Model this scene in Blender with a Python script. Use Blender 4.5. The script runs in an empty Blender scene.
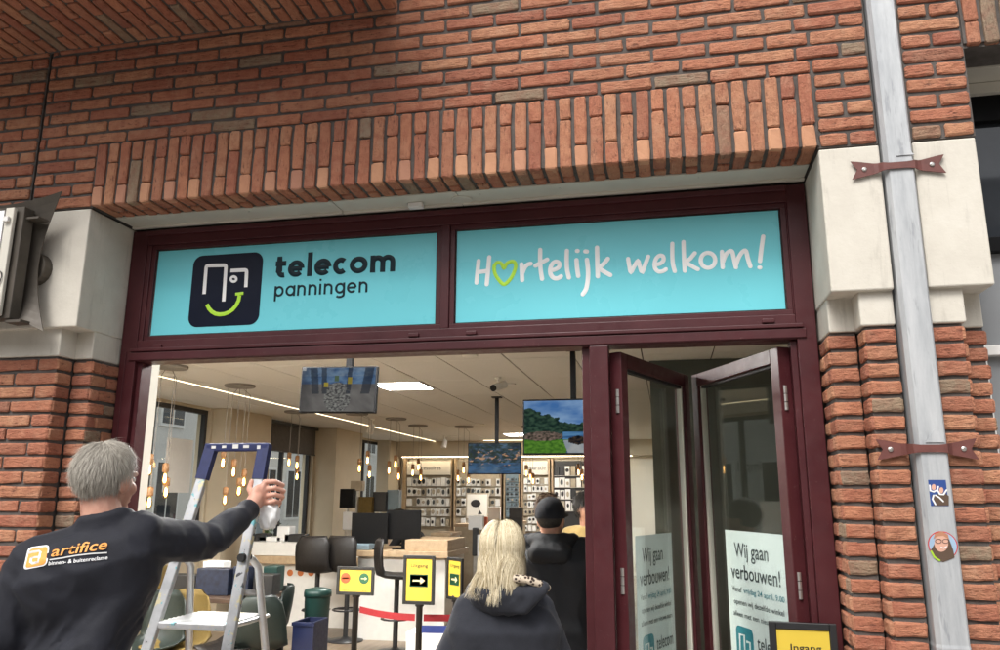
import bpy, bmesh, math, random
import numpy as np
from mathutils import Vector, Matrix, noise
from mathutils.bvhtree import BVHTree

SC = bpy.context.scene
COL = SC.collection
PI = math.pi
rnd = random.Random(7)

# ---------------------------------------------------------------- camera
FPX = 776.66                                   # focal length in pixels of the 1000 px wide photograph
CAM = Vector((2.4173, -2.9321, 1.68))
YAW, PIT, ROL = -0.208918, 0.216453, 0.004665
cF = Vector((math.sin(YAW) * math.cos(PIT), math.cos(YAW) * math.cos(PIT), math.sin(PIT)))
cR = Vector((math.cos(YAW), -math.sin(YAW), 0))
cU = cR.cross(cF)
cR, cU = (cR * math.cos(ROL) + cU * math.sin(ROL)), (cU * math.cos(ROL) - cR * math.sin(ROL))
camd = bpy.data.cameras.new('camera')
camd.sensor_fit = 'HORIZONTAL'; camd.sensor_width = 36; camd.lens = FPX / 1000 * 36
camd.clip_start = 0.05; camd.clip_end = 500
camo = bpy.data.objects.new('camera', camd)
camo.matrix_world = Matrix(((cR.x, cU.x, -cF.x, CAM.x), (cR.y, cU.y, -cF.y, CAM.y), (cR.z, cU.z, -cF.z, CAM.z), (0, 0, 0, 1)))
COL.objects.link(camo); SC.camera = camo

# ---------------------------------------------------------------- world, sun, exposure
SUN_EL, SUN_AZ = math.radians(52), math.radians(196)      # azimuth from +Y clockwise: behind the photographer
W = bpy.data.worlds.new('World'); SC.world = W; W.use_nodes = True
nt = W.node_tree; nt.nodes.clear()
sky = nt.nodes.new('ShaderNodeTexSky'); sky.sky_type = 'NISHITA'; sky.sun_disc = False
sky.sun_elevation = SUN_EL; sky.sun_rotation = SUN_AZ; sky.air_density = 1.0; sky.dust_density = 4.0; sky.ozone_density = 1.0
hs = nt.nodes.new('ShaderNodeHueSaturation'); hs.inputs['Saturation'].default_value = 0.22; hs.inputs['Value'].default_value = 1.0
bg = nt.nodes.new('ShaderNodeBackground'); bg.inputs['Strength'].default_value = 0.14
wo = nt.nodes.new('ShaderNodeOutputWorld')
nt.links.new(sky.outputs[0], hs.inputs['Color']); nt.links.new(hs.outputs[0], bg.inputs[0]); nt.links.new(bg.outputs[0], wo.inputs[0])
sd = bpy.data.lights.new('sun', 'SUN'); sd.energy = 1.2; sd.angle = math.radians(22); sd.color = (1.0, 0.96, 0.91)
so = bpy.data.objects.new('sun', sd)
sdir = Vector((math.sin(SUN_AZ) * math.cos(SUN_EL), math.cos(SUN_AZ) * math.cos(SUN_EL), math.sin(SUN_EL)))
so.rotation_euler = sdir.to_track_quat('Z', 'Y').to_euler(); so.location = (2, -8, 9); COL.objects.link(so)
SC.view_settings.view_transform = 'Standard'; SC.view_settings.look = 'None'; SC.view_settings.gamma = 1.0
SC.view_settings.exposure = 0.88; SC.view_settings.use_curve_mapping = False
SC.render.engine = 'CYCLES'
try:
    SC.cycles.max_bounces = 8; SC.cycles.diffuse_bounces = 4; SC.cycles.glossy_bounces = 4
    SC.cycles.transparent_max_bounces = 12; SC.cycles.sample_clamp_indirect = 6.0; SC.cycles.caustics_reflective = False
    SC.cycles.caustics_refractive = False
except Exception:
    pass

# ---------------------------------------------------------------- helpers
def ray(px, py):
    return cF + cR * ((px - 500) / FPX) - cU * ((py - 325) / FPX)
def at(px, py, X=None, Y=None, Z=None, d=None):
    """point seen at a pixel of the photograph on the plane X=, Y= or Z=, or at forward distance d"""
    r = ray(px, py)
    if d is None:
        d = (X - CAM.x) / r.x if X is not None else (Y - CAM.y) / r.y if Y is not None else (Z - CAM.z) / r.z
    return CAM + r * d

class MB:
    def __init__(s): s.v = []; s.f = []; s.m = []; s.mi = 0
    def add(s, vs, fs):
        b = len(s.v); s.v += [tuple(v) for v in vs]
        for f in fs: s.f.append(tuple(i + b for i in f)); s.m.append(s.mi)
        return s
    def box(s, x0, x1, y0, y1, z0, z1):
        v = [(x0, y0, z0), (x1, y0, z0), (x1, y1, z0), (x0, y1, z0), (x0, y0, z1), (x1, y0, z1), (x1, y1, z1), (x0, y1, z1)]
        return s.add(v, [(0, 3, 2, 1), (4, 5, 6, 7), (0, 1, 5, 4), (1, 2, 6, 5), (2, 3, 7, 6), (3, 0, 4, 7)])
    def cbox(s, x0, x1, y0, y1, z0, z1, c):
        """box with chamfered edges (all 12)"""
        bm = bmesh.new(); r = bmesh.ops.create_cube(bm, size=1)
        for v in bm.verts: v.co = Vector(((x0 + x1) / 2 + v.co.x * (x1 - x0), (y0 + y1) / 2 + v.co.y * (y1 - y0), (z0 + z1) / 2 + v.co.z * (z1 - z0)))
        bmesh.ops.bevel(bm, geom=list(bm.edges), offset=c, segments=2, affect='EDGES', profile=0.5)
        return s.bm(bm)
    def bm(s, bm, mw=None):
        bm.verts.ensure_lookup_table(); bm.verts.index_update()
        s.add([(mw @ v.co if mw else v.co) for v in bm.verts], [[v.index for v in f.verts] for f in bm.faces]); bm.free(); return s
    def obox(s, c, ax, ay, az, hx, hy, hz):
        c = Vector(c); v = []
        for z in (-1, 1):
            for x, y in ((-1, -1), (1, -1), (1, 1), (-1, 1)): v.append(c + ax * hx * x + ay * hy * y + az * hz * z)
        return s.add(v, [(0, 3, 2, 1), (4, 5, 6, 7), (0, 1, 5, 4), (1, 2, 6, 5), (2, 3, 7, 6), (3, 0, 4, 7)])
    def bar(s, p, q, w, h, up=(0, 0, 1)):
        """box along p-q, w across, h along `up`"""
        p, q = Vector(p), Vector(q); a = (q - p); L = a.length; a.normalize()
        b = Vector(up).cross(a); b.normalize(); c = a.cross(b)
        return s.obox((p + q) / 2, a, b, c, L / 2, w / 2, h / 2)
    def tube(s, pts, r, n=8, cap=True):
        pts = [Vector(p) for p in pts]; N = len(pts); rs = r if isinstance(r, (list, tuple)) else [r] * N
        b = len(s.v); u = None
        for i, p in enumerate(pts):
            t = (pts[min(i + 1, N - 1)] - pts[max(i - 1, 0)]).normalized()
            if u is None:
                u = t.orthogonal().normalized()
            else:
                u = (u - t * u.dot(t)).normalized()
            w = t.cross(u)
            for k in range(n):
                a = 2 * PI * k / n; s.v.append(tuple(p + (u * math.cos(a) + w * math.sin(a)) * rs[i]))
        for i in range(N - 1):
            for k in range(n):
                s.f.append((b + i * n + k, b + i * n + (k + 1) % n, b + (i + 1) * n + (k + 1) % n, b + (i + 1) * n + k)); s.m.append(s.mi)
        if cap:
            s.f.append(tuple(b + k for k in range(n))[::-1]); s.m.append(s.mi)
            s.f.append(tuple(b + (N - 1) * n + k for k in range(n))); s.m.append(s.mi)
        return s
    def lathe(s, prof, c, n=16, axis='Z'):
        """prof: (radius, height) pairs, first and last closed by a fan if the radius is above zero"""
        b = len(s.v); c = Vector(c)
        for r, h in prof:
            for k in range(n):
                a = 2 * PI * k / n; x, y = r * math.cos(a), r * math.sin(a)
                s.v.append(tuple(c + (Vector((x, y, h)) if axis == 'Z' else Vector((x, h, y)) if axis == 'Y' else Vector((h, x, y)))))
        for i in range(len(prof) - 1):
            for k in range(n):
                s.f.append((b + i * n + k, b + i * n + (k + 1) % n, b + (i + 1) * n + (k + 1) % n, b + (i + 1) * n + k)); s.m.append(s.mi)
        s.f.append(tuple(b + k for k in range(n))[::-1]); s.m.append(s.mi)
        s.f.append(tuple(b + (len(prof) - 1) * n + k for k in range(n))); s.m.append(s.mi)
        return s
    def prism(s, pts, nrm, t):
        """polygon extruded by t along nrm"""
        pts = [Vector(p) for p in pts]; nrm = Vector(nrm).normalized() * t; n = len(pts)
        return s.add(pts + [p + nrm for p in pts], [tuple(range(n))[::-1], tuple(range(n, 2 * n))] + [(i, (i + 1) % n, n + (i + 1) % n, n + i) for i in range(n)])
    def ribbon(s, pts, w, nrm, lift=0.0012, cap=True):
        """a painted stroke: slightly domed strip along pts in the plane with normal nrm, rounded or square ends"""
        nrm = Vector(nrm).normalized(); pts = [Vector(p) for p in pts]; N = len(pts)
        closed = (pts[0] - pts[-1]).length < 1e-6
        def tng(i):
            if closed: return (pts[(i + 1) % (N - 1)] - pts[(i - 1) % (N - 1)]).normalized()
            return (pts[min(i + 1, N - 1)] - pts[max(i - 1, 0)]).normalized()
        b = len(s.v)
        for i, p in enumerate(pts):
            t = tng(i); n = nrm.cross(t).normalized()
            k = 1.0
            if 0 < i < N - 1:
                d1 = (pts[i] - pts[i - 1]).normalized(); d2 = (pts[i + 1] - pts[i]).normalized()
                k = min(1.35, 1 / max(0.3, math.sqrt(max(0, (1 + d1.dot(d2)) / 2))))
            s.v += [tuple(p + n * w / 2 * k + nrm * lift * .4), tuple(p + nrm * lift), tuple(p - n * w / 2 * k + nrm * lift * .4)]
        for i in range(N - 1):
            a = b + 3 * i
            for j in (0, 1): s.f.append((a + j, a + 3 + j, a + 4 + j, a + 1 + j)[::-1]); s.m.append(s.mi)
        if cap and not closed:
            for i, sg in ((0, -1), (N - 1, 1)):
                t = tng(i) * sg; n = nrm.cross(tng(i)); c0 = len(s.v); s.v.append(tuple(pts[i] + nrm * lift))
                for k in range(7):
                    a = -PI / 2 + PI * k / 6; s.v.append(tuple(pts[i] + t * math.cos(a) * w / 2 + n * math.sin(a) * w / 2 + nrm * lift * .4))
                for k in range(6):
                    f = (c0, c0 + 1 + k, c0 + 2 + k); s.f.append(f if sg < 0 else f[::-1]); s.m.append(s.mi)
        return s
    def ball(s, c, r, n=12, m=8):
        c = Vector(c); rx, ry, rz = r if isinstance(r, (tuple, list)) else (r, r, r); b = len(s.v)
        for j in range(1, m):
            t = PI * j / m
            for k in range(n):
                a = 2 * PI * k / n; s.v.append((c.x + rx * math.sin(t) * math.cos(a), c.y + ry * math.sin(t) * math.sin(a), c.z + rz * math.cos(t)))
        s.v += [(c.x, c.y, c.z + rz), (c.x, c.y, c.z - rz)]; T = len(s.v) - 2
        for j in range(m - 2):
            for k in range(n): s.f.append((b + j * n + k, b + (j + 1) * n + k, b + (j + 1) * n + (k + 1) % n, b + j * n + (k + 1) % n)); s.m.append(s.mi)
        for k in range(n):
            s.f.append((T, b + k, b + (k + 1) % n)); s.m.append(s.mi)
            s.f.append((T + 1, b + (m - 2) * n + (k + 1) % n, b + (m - 2) * n + k)); s.m.append(s.mi)
        return s
    def mesh(s, name, mats=(), smooth=False):
        me = bpy.data.meshes.new(name); me.from_pydata(s.v, [], s.f); me.validate(); me.update()
        for m in (mats if isinstance(mats, (list, tuple)) else [mats]): me.materials.append(m)
        if isinstance(mats, (list, tuple)) and len(mats) > 1 and len(me.polygons) == len(s.m): me.polygons.foreach_set('material_index', s.m)
        if smooth: me.polygons.foreach_set('use_smooth', [True] * len(me.polygons))
        return me
    def build(s, name, mats, parent=None, smooth=False, bevel=0):
        return link(name, s.mesh(name, mats, smooth), parent, bevel)

def link(name, me, parent=None, bevel=0):
    o = bpy.data.objects.new(name, me); COL.objects.link(o)
    if parent is not None:
        o.parent = parent
        o.matrix_parent_inverse = Matrix.Translation(-Vector(parent.location)) if parent.type == 'EMPTY' else Matrix.Identity(4)
    if bevel:
        m = o.modifiers.new('bevel', 'BEVEL'); m.width = bevel; m.segments = 2; m.limit_method = 'ANGLE'; m.angle_limit = 0.6
    return o
def tag(o, label=None, cat=None, group=None, kind=None):
    if label: o['label'] = label
    if cat: o['category'] = cat
    if group: o['group'] = group
    if kind: o['kind'] = kind
    return o
def thing(name, label, cat, loc=(0, 0, 0), group=None):
    o = bpy.data.objects.new(name, None); o.empty_display_size = 0.05; COL.objects.link(o); o.location = loc
    return tag(o, label, cat, group)
def copy_thing(root, off, label=None):
    """copies a thing with its parts and sub-parts, moved by off"""
    r = root.copy(); COL.objects.link(r); r.location = Vector(root.location) + Vector(off)
    if label: r['label'] = label
    for ch in root.children:
        c = ch.copy(); COL.objects.link(c); c.parent = r; c.matrix_parent_inverse = ch.matrix_parent_inverse.copy()
        for g in ch.children:
            k = g.copy(); COL.objects.link(k); k.parent = c; k.matrix_parent_inverse = g.matrix_parent_inverse.copy()
    return r

# ---------------------------------------------------------------- materials
def lin(r, g, b):
    f = lambda c: (c / 255 / 12.92) if c / 255 <= .04045 else ((c / 255 + .055) / 1.055) ** 2.4
    return (f(r), f(g), f(b), 1)
class N:
    """tiny node-tree writer"""
    def __init__(s, name):
        s.m = bpy.data.materials.new(name); s.m.use_nodes = True; s.t = s.m.node_tree; s.t.nodes.clear()
        s.out = s.t.nodes.new('ShaderNodeOutputMaterial')
    def n(s, typ, **kw):
        nd = s.t.nodes.new('ShaderNode' + typ)
        for k, v in kw.items(): setattr(nd, k, v)
        return nd
    def l(s, a, b): s.t.links.new(a, b)
    def bsdf(s, color=(.5, .5, .5, 1), rough=.6, metal=0, spec=.5):
        b = s.n('BsdfPrincipled'); b.inputs['Base Color'].default_value = color; b.inputs['Roughness'].default_value = rough
        b.inputs['Metallic'].default_value = metal; b.inputs['Specular IOR Level'].default_value = spec
        s.l(b.outputs[0], s.out.inputs[0]); s.b = b; return b
    def noise(s, vec, scale, detail=4, rough=.55, dim='3D', w=None):
        n = s.n('TexNoise'); n.noise_dimensions = dim; n.inputs['Scale'].default_value = scale; n.inputs['Detail'].default_value = detail; n.inputs['Roughness'].default_value = rough
        if vec is not None: s.l(vec, n.inputs['Vector'])
        if w is not None: s.l(w, n.inputs['W'])
        return n.outputs['Fac']
    def ramp(s, fac, stops, interp='LINEAR'):
        r = s.n('ValToRGB'); cr = r.color_ramp; cr.interpolation = interp
        while len(cr.elements) < len(stops): cr.elements.new(0.5)
        for e, (p, c) in zip(cr.elements, stops): e.position = p; e.color = c if len(c) == 4 else (*c, 1)
        s.l(fac, r.inputs[0]); return r.outputs[0]
    def mix(s, fac, a, b, mode='MIX'):
        m = s.n('Mix', data_type='RGBA', blend_type=mode)
        for sock, v in ((m.inputs[0], fac), (m.inputs[6], a), (m.inputs[7], b)):
            if hasattr(v, 'is_linked'): s.l(v, sock)
            else: sock.default_value = v
        return m.outputs[2]
    def math(s, op, a, b=0.0, c=0.0):
        m = s.n('Math', operation=op)
        for i, v in enumerate((a, b, c)):
            if hasattr(v, 'is_linked'): s.l(v, m.inputs[i])
            else: m.inputs[i].default_value = v
        return m.outputs[0]
    def bump(s, h, strength=.3, dist=.002):
        b = s.n('Bump'); b.inputs['Strength'].default_value = strength; b.inputs['Distance'].default_value = dist
        s.l(h, b.inputs['Height']); s.l(b.outputs[0], s.b.inputs['Normal'])
    def coord(s, which='Object', scale=None):
        c = s.n('TexCoord').outputs[which]
        if scale:
            mp = s.n('Mapping'); mp.inputs['Scale'].default_value = scale; s.l(c, mp.inputs[0]); c = mp.outputs[0]
        return c

def plain(name, color, rough=.6, metal=0, var=.12, scale=14, bump=0, bscale=120, spec=.5, coat=0, sheen=0):
    """one-colour material with a little uneven tone, roughness and relief"""
    k = N(name); k.bsdf(color, rough, metal, spec); v = k.coord('Object')
    f = k.noise(v, scale, 5)
    c = k.ramp(f, [(.25, tuple(x * (1 - var) for x in color[:3]) + (1,)), (.75, tuple(min(1, x * (1 + var)) for x in color[:3]) + (1,))])
    k.l(c, k.b.inputs['Base Color'])
    r = k.ramp(k.noise(v, scale * 2.3, 4), [(.3, (rough * .85,) * 3), (.7, (min(1, rough * 1.15),) * 3)]); k.l(r, k.b.inputs['Roughness'])
    if bump: k.bump(k.noise(v, bscale, 4), bump, .002)
    if coat: k.b.inputs['Coat Weight'].default_value = coat; k.b.inputs['Coat Roughness'].default_value = .05
    if sheen: k.b.inputs['Sheen Weight'].default_value = sheen; k.b.inputs['Sheen Roughness'].default_value = .5
    return k.m
def emit(name, color, strength):
    k = N(name); e = k.n('Emission'); e.inputs[0].default_value = color; e.inputs[1].default_value = strength; k.l(e.outputs[0], k.out.inputs[0]); return k.m
def glass_mat(name, tint=(.9, .95, .93, 1), rough=0.0, ior=1.5):
    """clear pane: transparent with a Fresnel reflection"""
    k = N(name); lw = k.n('LayerWeight'); lw.inputs[0].default_value = .5; r0 = ((ior - 1) / (ior + 1)) ** 2
    fac = k.math('ADD', r0, k.math('MULTIPLY', k.math('POWER', lw.outputs['Facing'], 5.0), 1 - r0))      # Schlick, same from both sides of the pane
    tr = k.n('BsdfTransparent'); tr.inputs[0].default_value = tint; gl = k.n('BsdfGlossy'); gl.inputs['Roughness'].default_value = rough
    mx = k.n('MixShader'); k.l(fac, mx.inputs[0]); k.l(tr.outputs[0], mx.inputs[1]); k.l(gl.outputs[0], mx.inputs[2]); k.l(mx.outputs[0], k.out.inputs[0]); return k.m

def brick_mat():
    k = N('brick'); k.bsdf(rough=.88, spec=.25)
    oi = k.n('ObjectInfo'); ge = k.n('NewGeometry')
    r = k.math('FRACT', k.math('ADD', oi.outputs['Random'], ge.outputs['Random Per Island']))
    v = k.coord('Object'); va = k.n('VectorMath', operation='ADD'); cb = k.n('CombineXYZ')
    k.l(k.math('MULTIPLY', r, 37.0), cb.inputs[0]); k.l(k.math('MULTIPLY', r, 91.0), cb.inputs[2]); k.l(v, va.inputs[0]); k.l(cb.outputs[0], va.inputs[1]); v = va.outputs[0]
    base = k.ramp(r, [(0, (.24, .185, .135)), (.035, (.28, .21, .145)), (.045, (.30, .13, .09)), (.12, (.38, .165, .108)), (.24, (.45, .212, .132)), (.36, (.35, .145, .098)), (.50, (.44, .222, .138)), (.62, (.37, .165, .108)), (.74, (.47, .25, .155)), (.86, (.31, .130, .090)), (1, (.46, .245, .15))])
    blot = k.noise(v, 22, 5, .6)
    c = k.mix(k.math('MULTIPLY', k.ramp(blot, [(.42, (0, 0, 0)), (.68, (1, 1, 1))]), .42), base, (.22, .07, .05, 1))
    pale = k.noise(v, 9, 6, .7)
    c = k.mix(k.math('MULTIPLY', k.ramp(pale, [(.52, (0, 0, 0)), (.75, (1, 1, 1))]), .38), c, (.50, .34, .24, 1))
    mp = k.n('Mapping'); mp.inputs['Scale'].default_value = (26, 26, 95); k.l(v, mp.inputs[0])
    cr = k.noise(mp.outputs[0], 1, 5, .65)
    cm = k.ramp(cr, [(.36, (1, 1, 1)), (.45, (0, 0, 0))])
    c = k.mix(k.math('MULTIPLY', k.math('MULTIPLY', cm, k.ramp(k.noise(v, 6, 2), [(.4, (.15, .15, .15)), (.62, (1, 1, 1))])), .8), c, (.10, .045, .035, 1))
    sp = k.noise(v, 240, 2, .5)
    c = k.mix(k.math('MULTIPLY', k.ramp(sp, [(.62, (0, 0, 0)), (.72, (1, 1, 1))]), .35), c, (.10, .07, .06, 1))
    hv = k.n('HueSaturation'); hv.inputs['Hue'].default_value = .5; hv.inputs['Saturation'].default_value = 1.06; hv.inputs['Value'].default_value = 1.04; k.l(c, hv.inputs['Color']); c = hv.outputs[0]
    k.l(c, k.b.inputs['Base Color'])
    h = k.math('ADD', k.math('MULTIPLY', cr, .9), k.math('ADD', k.math('MULTIPLY', k.noise(v, 130, 4), .35), k.math('MULTIPLY', k.noise(v, 35, 3), .5)))
    k.bump(h, 1.0, .010)
    return k.m
def cut_brick_mat():
    k = N('sawn_brick'); k.bsdf(rough=.85, spec=.25); oi = k.n('ObjectInfo'); v = k.coord('Object')
    c = k.ramp(oi.outputs['Random'], [(0, (.44, .21, .125)), (.35, (.52, .275, .16)), (.6, (.44, .22, .145)), (.75, (.36, .175, .12)), (1, (.54, .29, .17))])
    c = k.mix(k.math('MULTIPLY', k.ramp(k.noise(v, 40, 5, .6), [(.45, (0, 0, 0)), (.75, (1, 1, 1))]), .35), c, (.36, .16, .10, 1)); k.l(c, k.b.inputs['Base Color']); k.bump(k.noise(v, 120, 4), .4, .004); return k.m
def mortar_mat():
    k = N('mortar'); k.bsdf((.1, .09, .08, 1), .95, spec=.2); v = k.coord('Object')
    c = k.ramp(k.noise(v, 18, 6, .65), [(.3, (.078, .069, .063)), (.7, (.135, .12, .11))]); k.l(c, k.b.inputs['Base Color']); k.bump(k.noise(v, 220, 4), .7, .003); return k.m
def concrete_mat():
    k = N('precast_concrete'); k.bsdf(rough=.85, spec=.3); v = k.coord('Object')
    c = k.ramp(k.noise(v, 7, 7, .62), [(.3, (.565, .53, .46)), (.55, (.62, .585, .51)), (.75, (.66, .63, .56))])
    mp = k.n('Mapping'); mp.inputs['Scale'].default_value = (16, 16, 2.2); k.l(v, mp.inputs[0])
    st = k.noise(mp.outputs[0], 1, 6, .7)
    c = k.mix(k.math('MULTIPLY', k.ramp(st, [(.56, (0, 0, 0)), (.74, (1, 1, 1))]), .5), c, (.30, .275, .235, 1))
    pit = k.noise(v, 150, 2); pm = k.ramp(pit, [(.27, (1, 1, 1)), (.31, (0, 0, 0))])
    c = k.mix(k.math('MULTIPLY', pm, .5), c, (.30, .26, .2, 1)); k.l(c, k.b.inputs['Base Color']); k.bump(k.math('SUBTRACT', k.noise(v, 60, 5), k.math('MULTIPLY', pm, .6)), .35, .003); return k.m
def zinc_mat():
    k = N('weathered_zinc'); k.bsdf(rough=.55, metal=.25); v = k.coord('Object')
    mp = k.n('Mapping'); mp.inputs['Scale'].default_value = (22, 22, 3); k.l(v, mp.inputs[0])
    c = k.ramp(k.noise(mp.outputs[0], 1, 6, .65), [(.3, (.33, .345, .36)), (.55, (.45, .465, .475)), (.8, (.55, .56, .565))])
    st = k.noise(mp.outputs[0], 2.6, 3, .6); c = k.mix(k.math('MULTIPLY', k.ramp(st, [(.60, (0, 0, 0)), (.70, (1, 1, 1))]), .5), c, (.20, .21, .225, 1))
    k.l(c, k.b.inputs['Base Color']); k.bump(k.noise(v, 18, 4), .25, .004); return k.m
def frame_mat():
    k = N('maroon_paint'); k.bsdf(rough=.4, spec=.35); v = k.coord('Object')
    c = k.ramp(k.noise(v, 5, 6, .6), [(.3, (.052, .010, .013)), (.7, (.074, .017, .020))])
    d = k.noise(v, 70, 4, .7); c = k.mix(k.math('MULTIPLY', k.ramp(d, [(.62, (0, 0, 0)), (.75, (1, 1, 1))]), .16), c, (.30, .22, .2, 1)); k.l(c, k.b.inputs['Base Color'])
    k.l(k.ramp(k.noise(v, 26, 4), [(.3, (.34,) * 3), (.7, (.5,) * 3)]), k.b.inputs['Roughness']); k.bump(k.noise(v, 90, 3), .06, .002); return k.m
def wood_mat(name, a, b, scale=(2, 30, 30), rough=.5):
    k = N(name); k.bsdf(rough=rough); v = k.coord('Object', scale)
    c = k.ramp(k.noise(v, 1.6, 6, .6), [(.3, a), (.7, b)]); k.l(c, k.b.inputs['Base Color']); return k.m

M = dict(
    brick=brick_mat(), cutbrick=cut_brick_mat(), mortar=mortar_mat(), concrete=concrete_mat(), zinc=zinc_mat(), maroon=frame_mat(),
    black=plain('black_satin', (.005, .005, .0055, 1), .5, spec=.12), void=plain('dark_gap', (.015, .014, .013, 1), .9),
    cream=plain('cream_metal_panel', (.60, .575, .50, 1), .5, scale=4, var=.07), white=plain('white_paint', (.74, .73, .70, 1), .5, var=.05),
    rustbrown=plain('red_brown_strap_paint', (.13, .042, .034, 1), .55, var=.2, scale=30, bump=.2), steel=plain('screw_steel', (.62, .60, .56, 1), .35, .9),
    turq=plain('turquoise_sign_film', (.17, .63, .71, 1), .3, var=.03, scale=2, spec=.3), navy=plain('navy_sign_film', (.006, .009, .022, 1), .35, spec=.15),
    signwhite=plain('white_sign_film', (.90, .90, .89, 1), .3, var=.02, spec=.3), lime=plain('lime_sign_film', (.46, .78, .06, 1), .3, var=.03, spec=.3),
    darktext=plain('anthracite_lettering', (.008, .022, .03, 1), .35, spec=.15),
    alu=plain('brushed_aluminium', (.60, .61, .62, 1), .38, .85, scale=20, bump=.08), rubber=plain('black_rubber', (.018, .018, .018, 1), .7),
    glass=glass_mat('clear_glass'), oldmetal=plain('weathered_brown_sheet_metal', (.078, .066, .052, 1), .6, .2, scale=9, var=.25, bump=.2, bscale=40),
    paving=plain('concrete_paving', (.27, .25, .23, 1), .9, scale=3, var=.2, bump=.4),
)

# ---------------------------------------------------------------- ground
def ground():
    b = MB(); b.box(-60, 60, -60, 60, -.3, 0.0)
    tag(b.build('pavement', M['paving']), kind='structure')
ground()

# ---------------------------------------------------------------- bricks
HC, LB = 0.0625, 0.2205                      # course height, stretcher pitch
ZT = 3.2919                                  # top of the soldier lintel
BRK = {}
def brick_mesh(L, H, D, key):
    """hand-moulded brick: uneven face at y=0, arrises set back, sides running to y=D; centred in x and z"""
    r = random.Random(hash(key) % 99991)
    nx, nz = 5, 4
    us = [-.5, -.5 + .06 / max(L / .1, 1), r.uniform(-.05, .05), .5 - .06 / max(L / .1, 1), .5]; vs = [-.5, -.36, .36, .5]
    V = []; idx = {}
    for j in range(nz):
        for i in range(nx):
            per = i in (0, nx - 1) or j in (0, nz - 1); cor = i in (0, nx - 1) and j in (0, nz - 1)
            x, z = us[i] * L, vs[j] * H
            if per: x += r.uniform(-.0022, .0022); z += r.uniform(-.0024, .0024); y = .0018 + r.uniform(0, .0024)
            else: y = r.uniform(-.0030, .0012)
            if cor: x *= 1 - .0035 / L; z *= 1 - .004 / H; y += .002
            idx[i, j] = len(V); V.append((x, y, z))
    Fs = [(idx[i, j], idx[i + 1, j], idx[i + 1, j + 1], idx[i, j + 1]) for j in range(nz - 1) for i in range(nx - 1)]
    ring = [idx[i, 0] for i in range(nx)] + [idx[nx - 1, j] for j in range(1, nz)] + [idx[i, nz - 1] for i in range(nx - 2, -1, -1)] + [idx[0, j] for j in range(nz - 2, 0, -1)]
    b = len(V)
    for q in ring: V.append((V[q][0], D, V[q][2]))
    n = len(ring)
    for q in range(n): Fs.append((ring[(q + 1) % n], ring[q], b + q, b + (q + 1) % n))
    return V, Fs
def brick_data(L, D, H=.0475, mat='brick'):
    key = (round(L, 3), round(D, 3), H, mat)
    if key not in BRK:
        BRK[key] = []
        for s in range(9):
            V, Fs = brick_mesh(L, H, D, (key[0] * 1000, key[1] * 1000, s)); me = bpy.data.meshes.new('brick'); me.from_pydata(V, [], Fs); me.update(); me.materials.append(M[mat])
            BRK[key].append((me, V, Fs))
    return rnd.choice(BRK[key])
ROT = {'front': Matrix.Identity(3), 'soldier': Matrix.Rotation(PI / 2, 3, 'Y'), 'left': Matrix.Rotation(-PI / 2, 3, 'Z'), 'right': Matrix.Rotation(PI / 2, 3, 'Z'),
       'soffit': Matrix.Rotation(PI / 2, 3, 'Z') @ Matrix.Rotation(PI / 2, 3, 'X')}
ROT['soffit'] = Matrix(((0, 0, 1), (1, 0, 0), (0, 1, 0)))      # brick x -> world y, brick face looks down, brick z -> world x
def put_brick(parent, c, L, face='front', D=.045, stuff=None, mat='brick'):
    me, V, Fs = brick_data(L, D, mat=mat)
    jit = Matrix.Rotation(rnd.uniform(-.006, .006), 3, 'Y')
    if rnd.random() < .5: jit = jit @ Matrix.Rotation(PI, 3, 'Y')
    c = Vector(c) + ROT[face] @ Vector((0, rnd.uniform(-.0022, .0022), rnd.uniform(-.001, .001)))
    Rm = ROT[face] @ jit
    if stuff is not None:
        stuff.add([c + Rm @ Vector(v) for v in V], Fs); return
    o = bpy.data.objects.new('brick', me); COL.objects.link(o); o.parent = parent
    o.matrix_parent_inverse = Matrix.Identity(4)
    o.matrix_basis = Matrix.Translation(c) @ Rm.to_4x4()
def row(parent, joints, zc, y=0, stuff=None, jw=.0135, D=.045):
    for a, b in zip(joints[:-1], joints[1:]): 
        if b - a > .035: put_brick(parent, ((a + b) / 2, y, zc), b - a - jw, 'front', D, stuff)

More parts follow.
